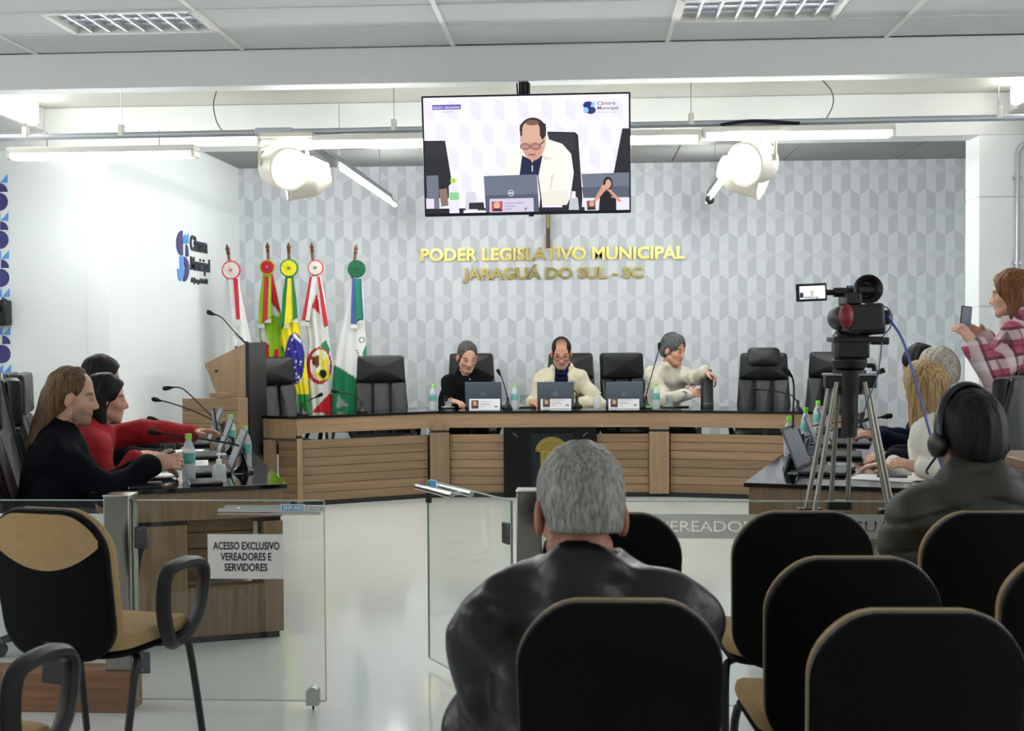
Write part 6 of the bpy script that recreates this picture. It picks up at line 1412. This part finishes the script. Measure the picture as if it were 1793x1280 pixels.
for px, py, rzz, lb in ((330, 812, .3, 'white printed sheets beside the bottle of the long-haired man'), (322, 792, .2, 'white sheets before the woman in red')):
    o = thing('paper_sheet', lb, 'paper', zdk(px, py), rzz); MB().box((0, 0, .001), (.21, .297, .002)).build('sheet', M_PAPER, o)
    for k in range(8): MB().box((0, .11 - k * .028, .0022), (.16, .005, .0003)).build('text_line', MATS['print grey'], o)
def desk_mic(base, pts, lb, dd=0.): mic_px(base, pts, dd, 'gooseneck_microphone', lb, .73)
desk_mic((390, 768), ((384, 742), (350, 708), (322, 682), (306, 678), (298, 679)), 'gooseneck microphone reaching highest before the cabinet at the blue-emblem desk')
desk_mic((392, 764), ((385, 742), (345, 722), (300, 706), (278, 701)), 'thin gooseneck microphone just under the highest one at the blue-emblem desk', .1)
desk_mic((408, 796), ((404, 766), (350, 751), (310, 742), (272, 735)), 'gooseneck microphone crossing the red sleeve')
desk_mic((428, 828), ((422, 782), (370, 771), (320, 764), (276, 758)), 'lowest gooseneck microphone, dark against the red cardigan')
# right desk
for px, py, lb in ((1382, 800, 'water bottle by the upright microphone on the tripod side desk'), (1411, 778, 'water bottle behind the left tripod leg'), (1432, 760, 'water bottle close to the dais on the tripod side desk')): bottle(zdk(px, py), lb)
bottle(atR(.72, 2.75) + OFF, 'water bottle with dark label beside the man holding a phone')
desk_mic((1388, 822), ((1388, 780), (1389, 720), (1390, 680), (1387, 660), (1382, 655)), 'upright gooseneck microphone at the desk corner left of the tripod')
desk_mic((1405, 790), ((1412, 765), (1470, 750), (1530, 733), (1548, 730)), 'gooseneck microphone behind the tripod aimed at the man with the phone')
desk_mic((1420, 775), ((1428, 745), (1480, 738), (1520, 734)), 'thin gooseneck microphone behind the tripod column', .2)
glass_cup(zdk(1420, 800), 'glass behind the left tripod leg on the side desk'); glass_cup(zdk(1440, 780), 'glass by the silver-haired man on the side desk')
o = thing('paper_sheet', 'white papers in front of the blonde woman', 'paper', zdk(1550, 838), -.5); MB().box((0, 0, .001), (.30, .22, .002)).build('sheet', M_PAPER, o); MB().box((.03, .02, .003), (.28, .2, .002), Matrix.Rotation(.3, 3, 'Z')).build('sheet', M_PAPER, o)
pn = thing('pen_case', 'blue-grey pen case lying on the white papers', 'pen case', zdk(1562, 838) + Vector((0, 0, .004)), -.2); MB().tube([(-.07, 0, .008), (.07, 0, .008)], .008, 8).build('case', mat('slate plastic', '55607e', .5, var=0), pn)
# phones in hands
def held_phone(c, rot, label, w_=.072, h_=.15):
    t = thing('smartphone', label, 'phone', c); t.rotation_euler = rot.to_euler()
    MB().box((0, 0, 0), (w_, .009, h_)).build('body', M_BLACK, t, bevel=.004); MB().box((0, -.005, 0), (w_ * .92, .0008, h_ * .92)).build('screen', screen_mat('screen 3c4450', '3c4450', .5), t); MB().cyl((w_ * .25, .004, h_ * .35), (w_ * .25, .0065, h_ * .35), .008, n=10).build('lens', M_BLACKG, t)
    return t
held_phone(onD(1691, 560, 6.86), Matrix.Rotation(R(25), 3, 'Z') @ Matrix.Rotation(R(6), 3, 'Y'), 'smartphone raised by the woman in the plaid shirt')
held_phone(onD(376, 738, 6.95), Matrix.Rotation(R(-60), 3, 'Z') @ Matrix.Rotation(R(8), 3, 'X'), 'smartphone touched by the woman in red', .075, .155)
held_phone(onD(1516, 752, 7.4), Matrix.Rotation(R(60), 3, 'Z') @ Matrix.Rotation(R(-30), 3, 'X'), 'smartphone in the hands of the black-haired man')
# wooden side ledge at the right edge of the hall
lg_ = thing('wooden_ledge', 'pale wooden ledge beside the headphone-wearing man', 'table', (onD(1800, 800, 4.45).x, onD(1800, 800, 4.45).y, 0)); zl_ = onD(1790, 797, 4.45).z
MB().span((-.08, -.3, zl_ - .03), (.6, .18, zl_)).build('top', M_WOODH, lg_, bevel=.004); MB().span((-.06, -.28, 0), (-.03, .16, zl_ - .03)).build('side_panel', M_WOODV, lg_); MB().span((.55, -.28, 0), (.58, .16, zl_ - .03)).build('side_panel', M_WOODV, lg_)

# ------------------------------------------------------------------ groups of repeats
GROUPS = {'audience_chair': 'audience chairs in the hall', 'leather_chair': 'black leather council chairs', 'water_bottle': 'water bottles on the desks', 'gooseneck_microphone': 'gooseneck microphones on the desks',
          'lectern_microphone': 'microphones on the lectern', 'laptop': 'laptops on the desks', 'name_card': 'name cards on the desks', 'water_glass': 'water glasses on the desks', 'saucer': 'saucers on the desks', 'sanitizer_bottle': 'sanitizer bottles on the desks',
          'fluorescent_batten': 'fluorescent battens under the conduit', 'linear_light': 'linear lights of the alcove', 'drum_spotlight_pair': 'drum spotlights beside the television', 'box_light': 'box lights on the side beams', 'recessed_louvre_light': 'recessed ceiling lights',
          'flag_on_pole': 'flags on poles by the lectern', 'council_desk': 'side desks of the council', 'steel_post': 'posts of the glass barrier', 'glass_gate': 'gates of the glass barrier', 'fixed_glass_panel': 'fixed panes of the glass barrier',
          'smartphone': 'smartphones', 'paper_sheet': 'papers on the desks', 'notebook': 'notebooks on the desks', 'wall_lettering': 'gold lettering lines', 'hanging_cable': 'cables at the conduit', 'video_cable': 'cables of the video camera'}
for o in list(COL.objects):
    if o.parent is None and 'label' in o:
        k = o.name.split('.')[0]
        if k in GROUPS: o['group'] = GROUPS[k]
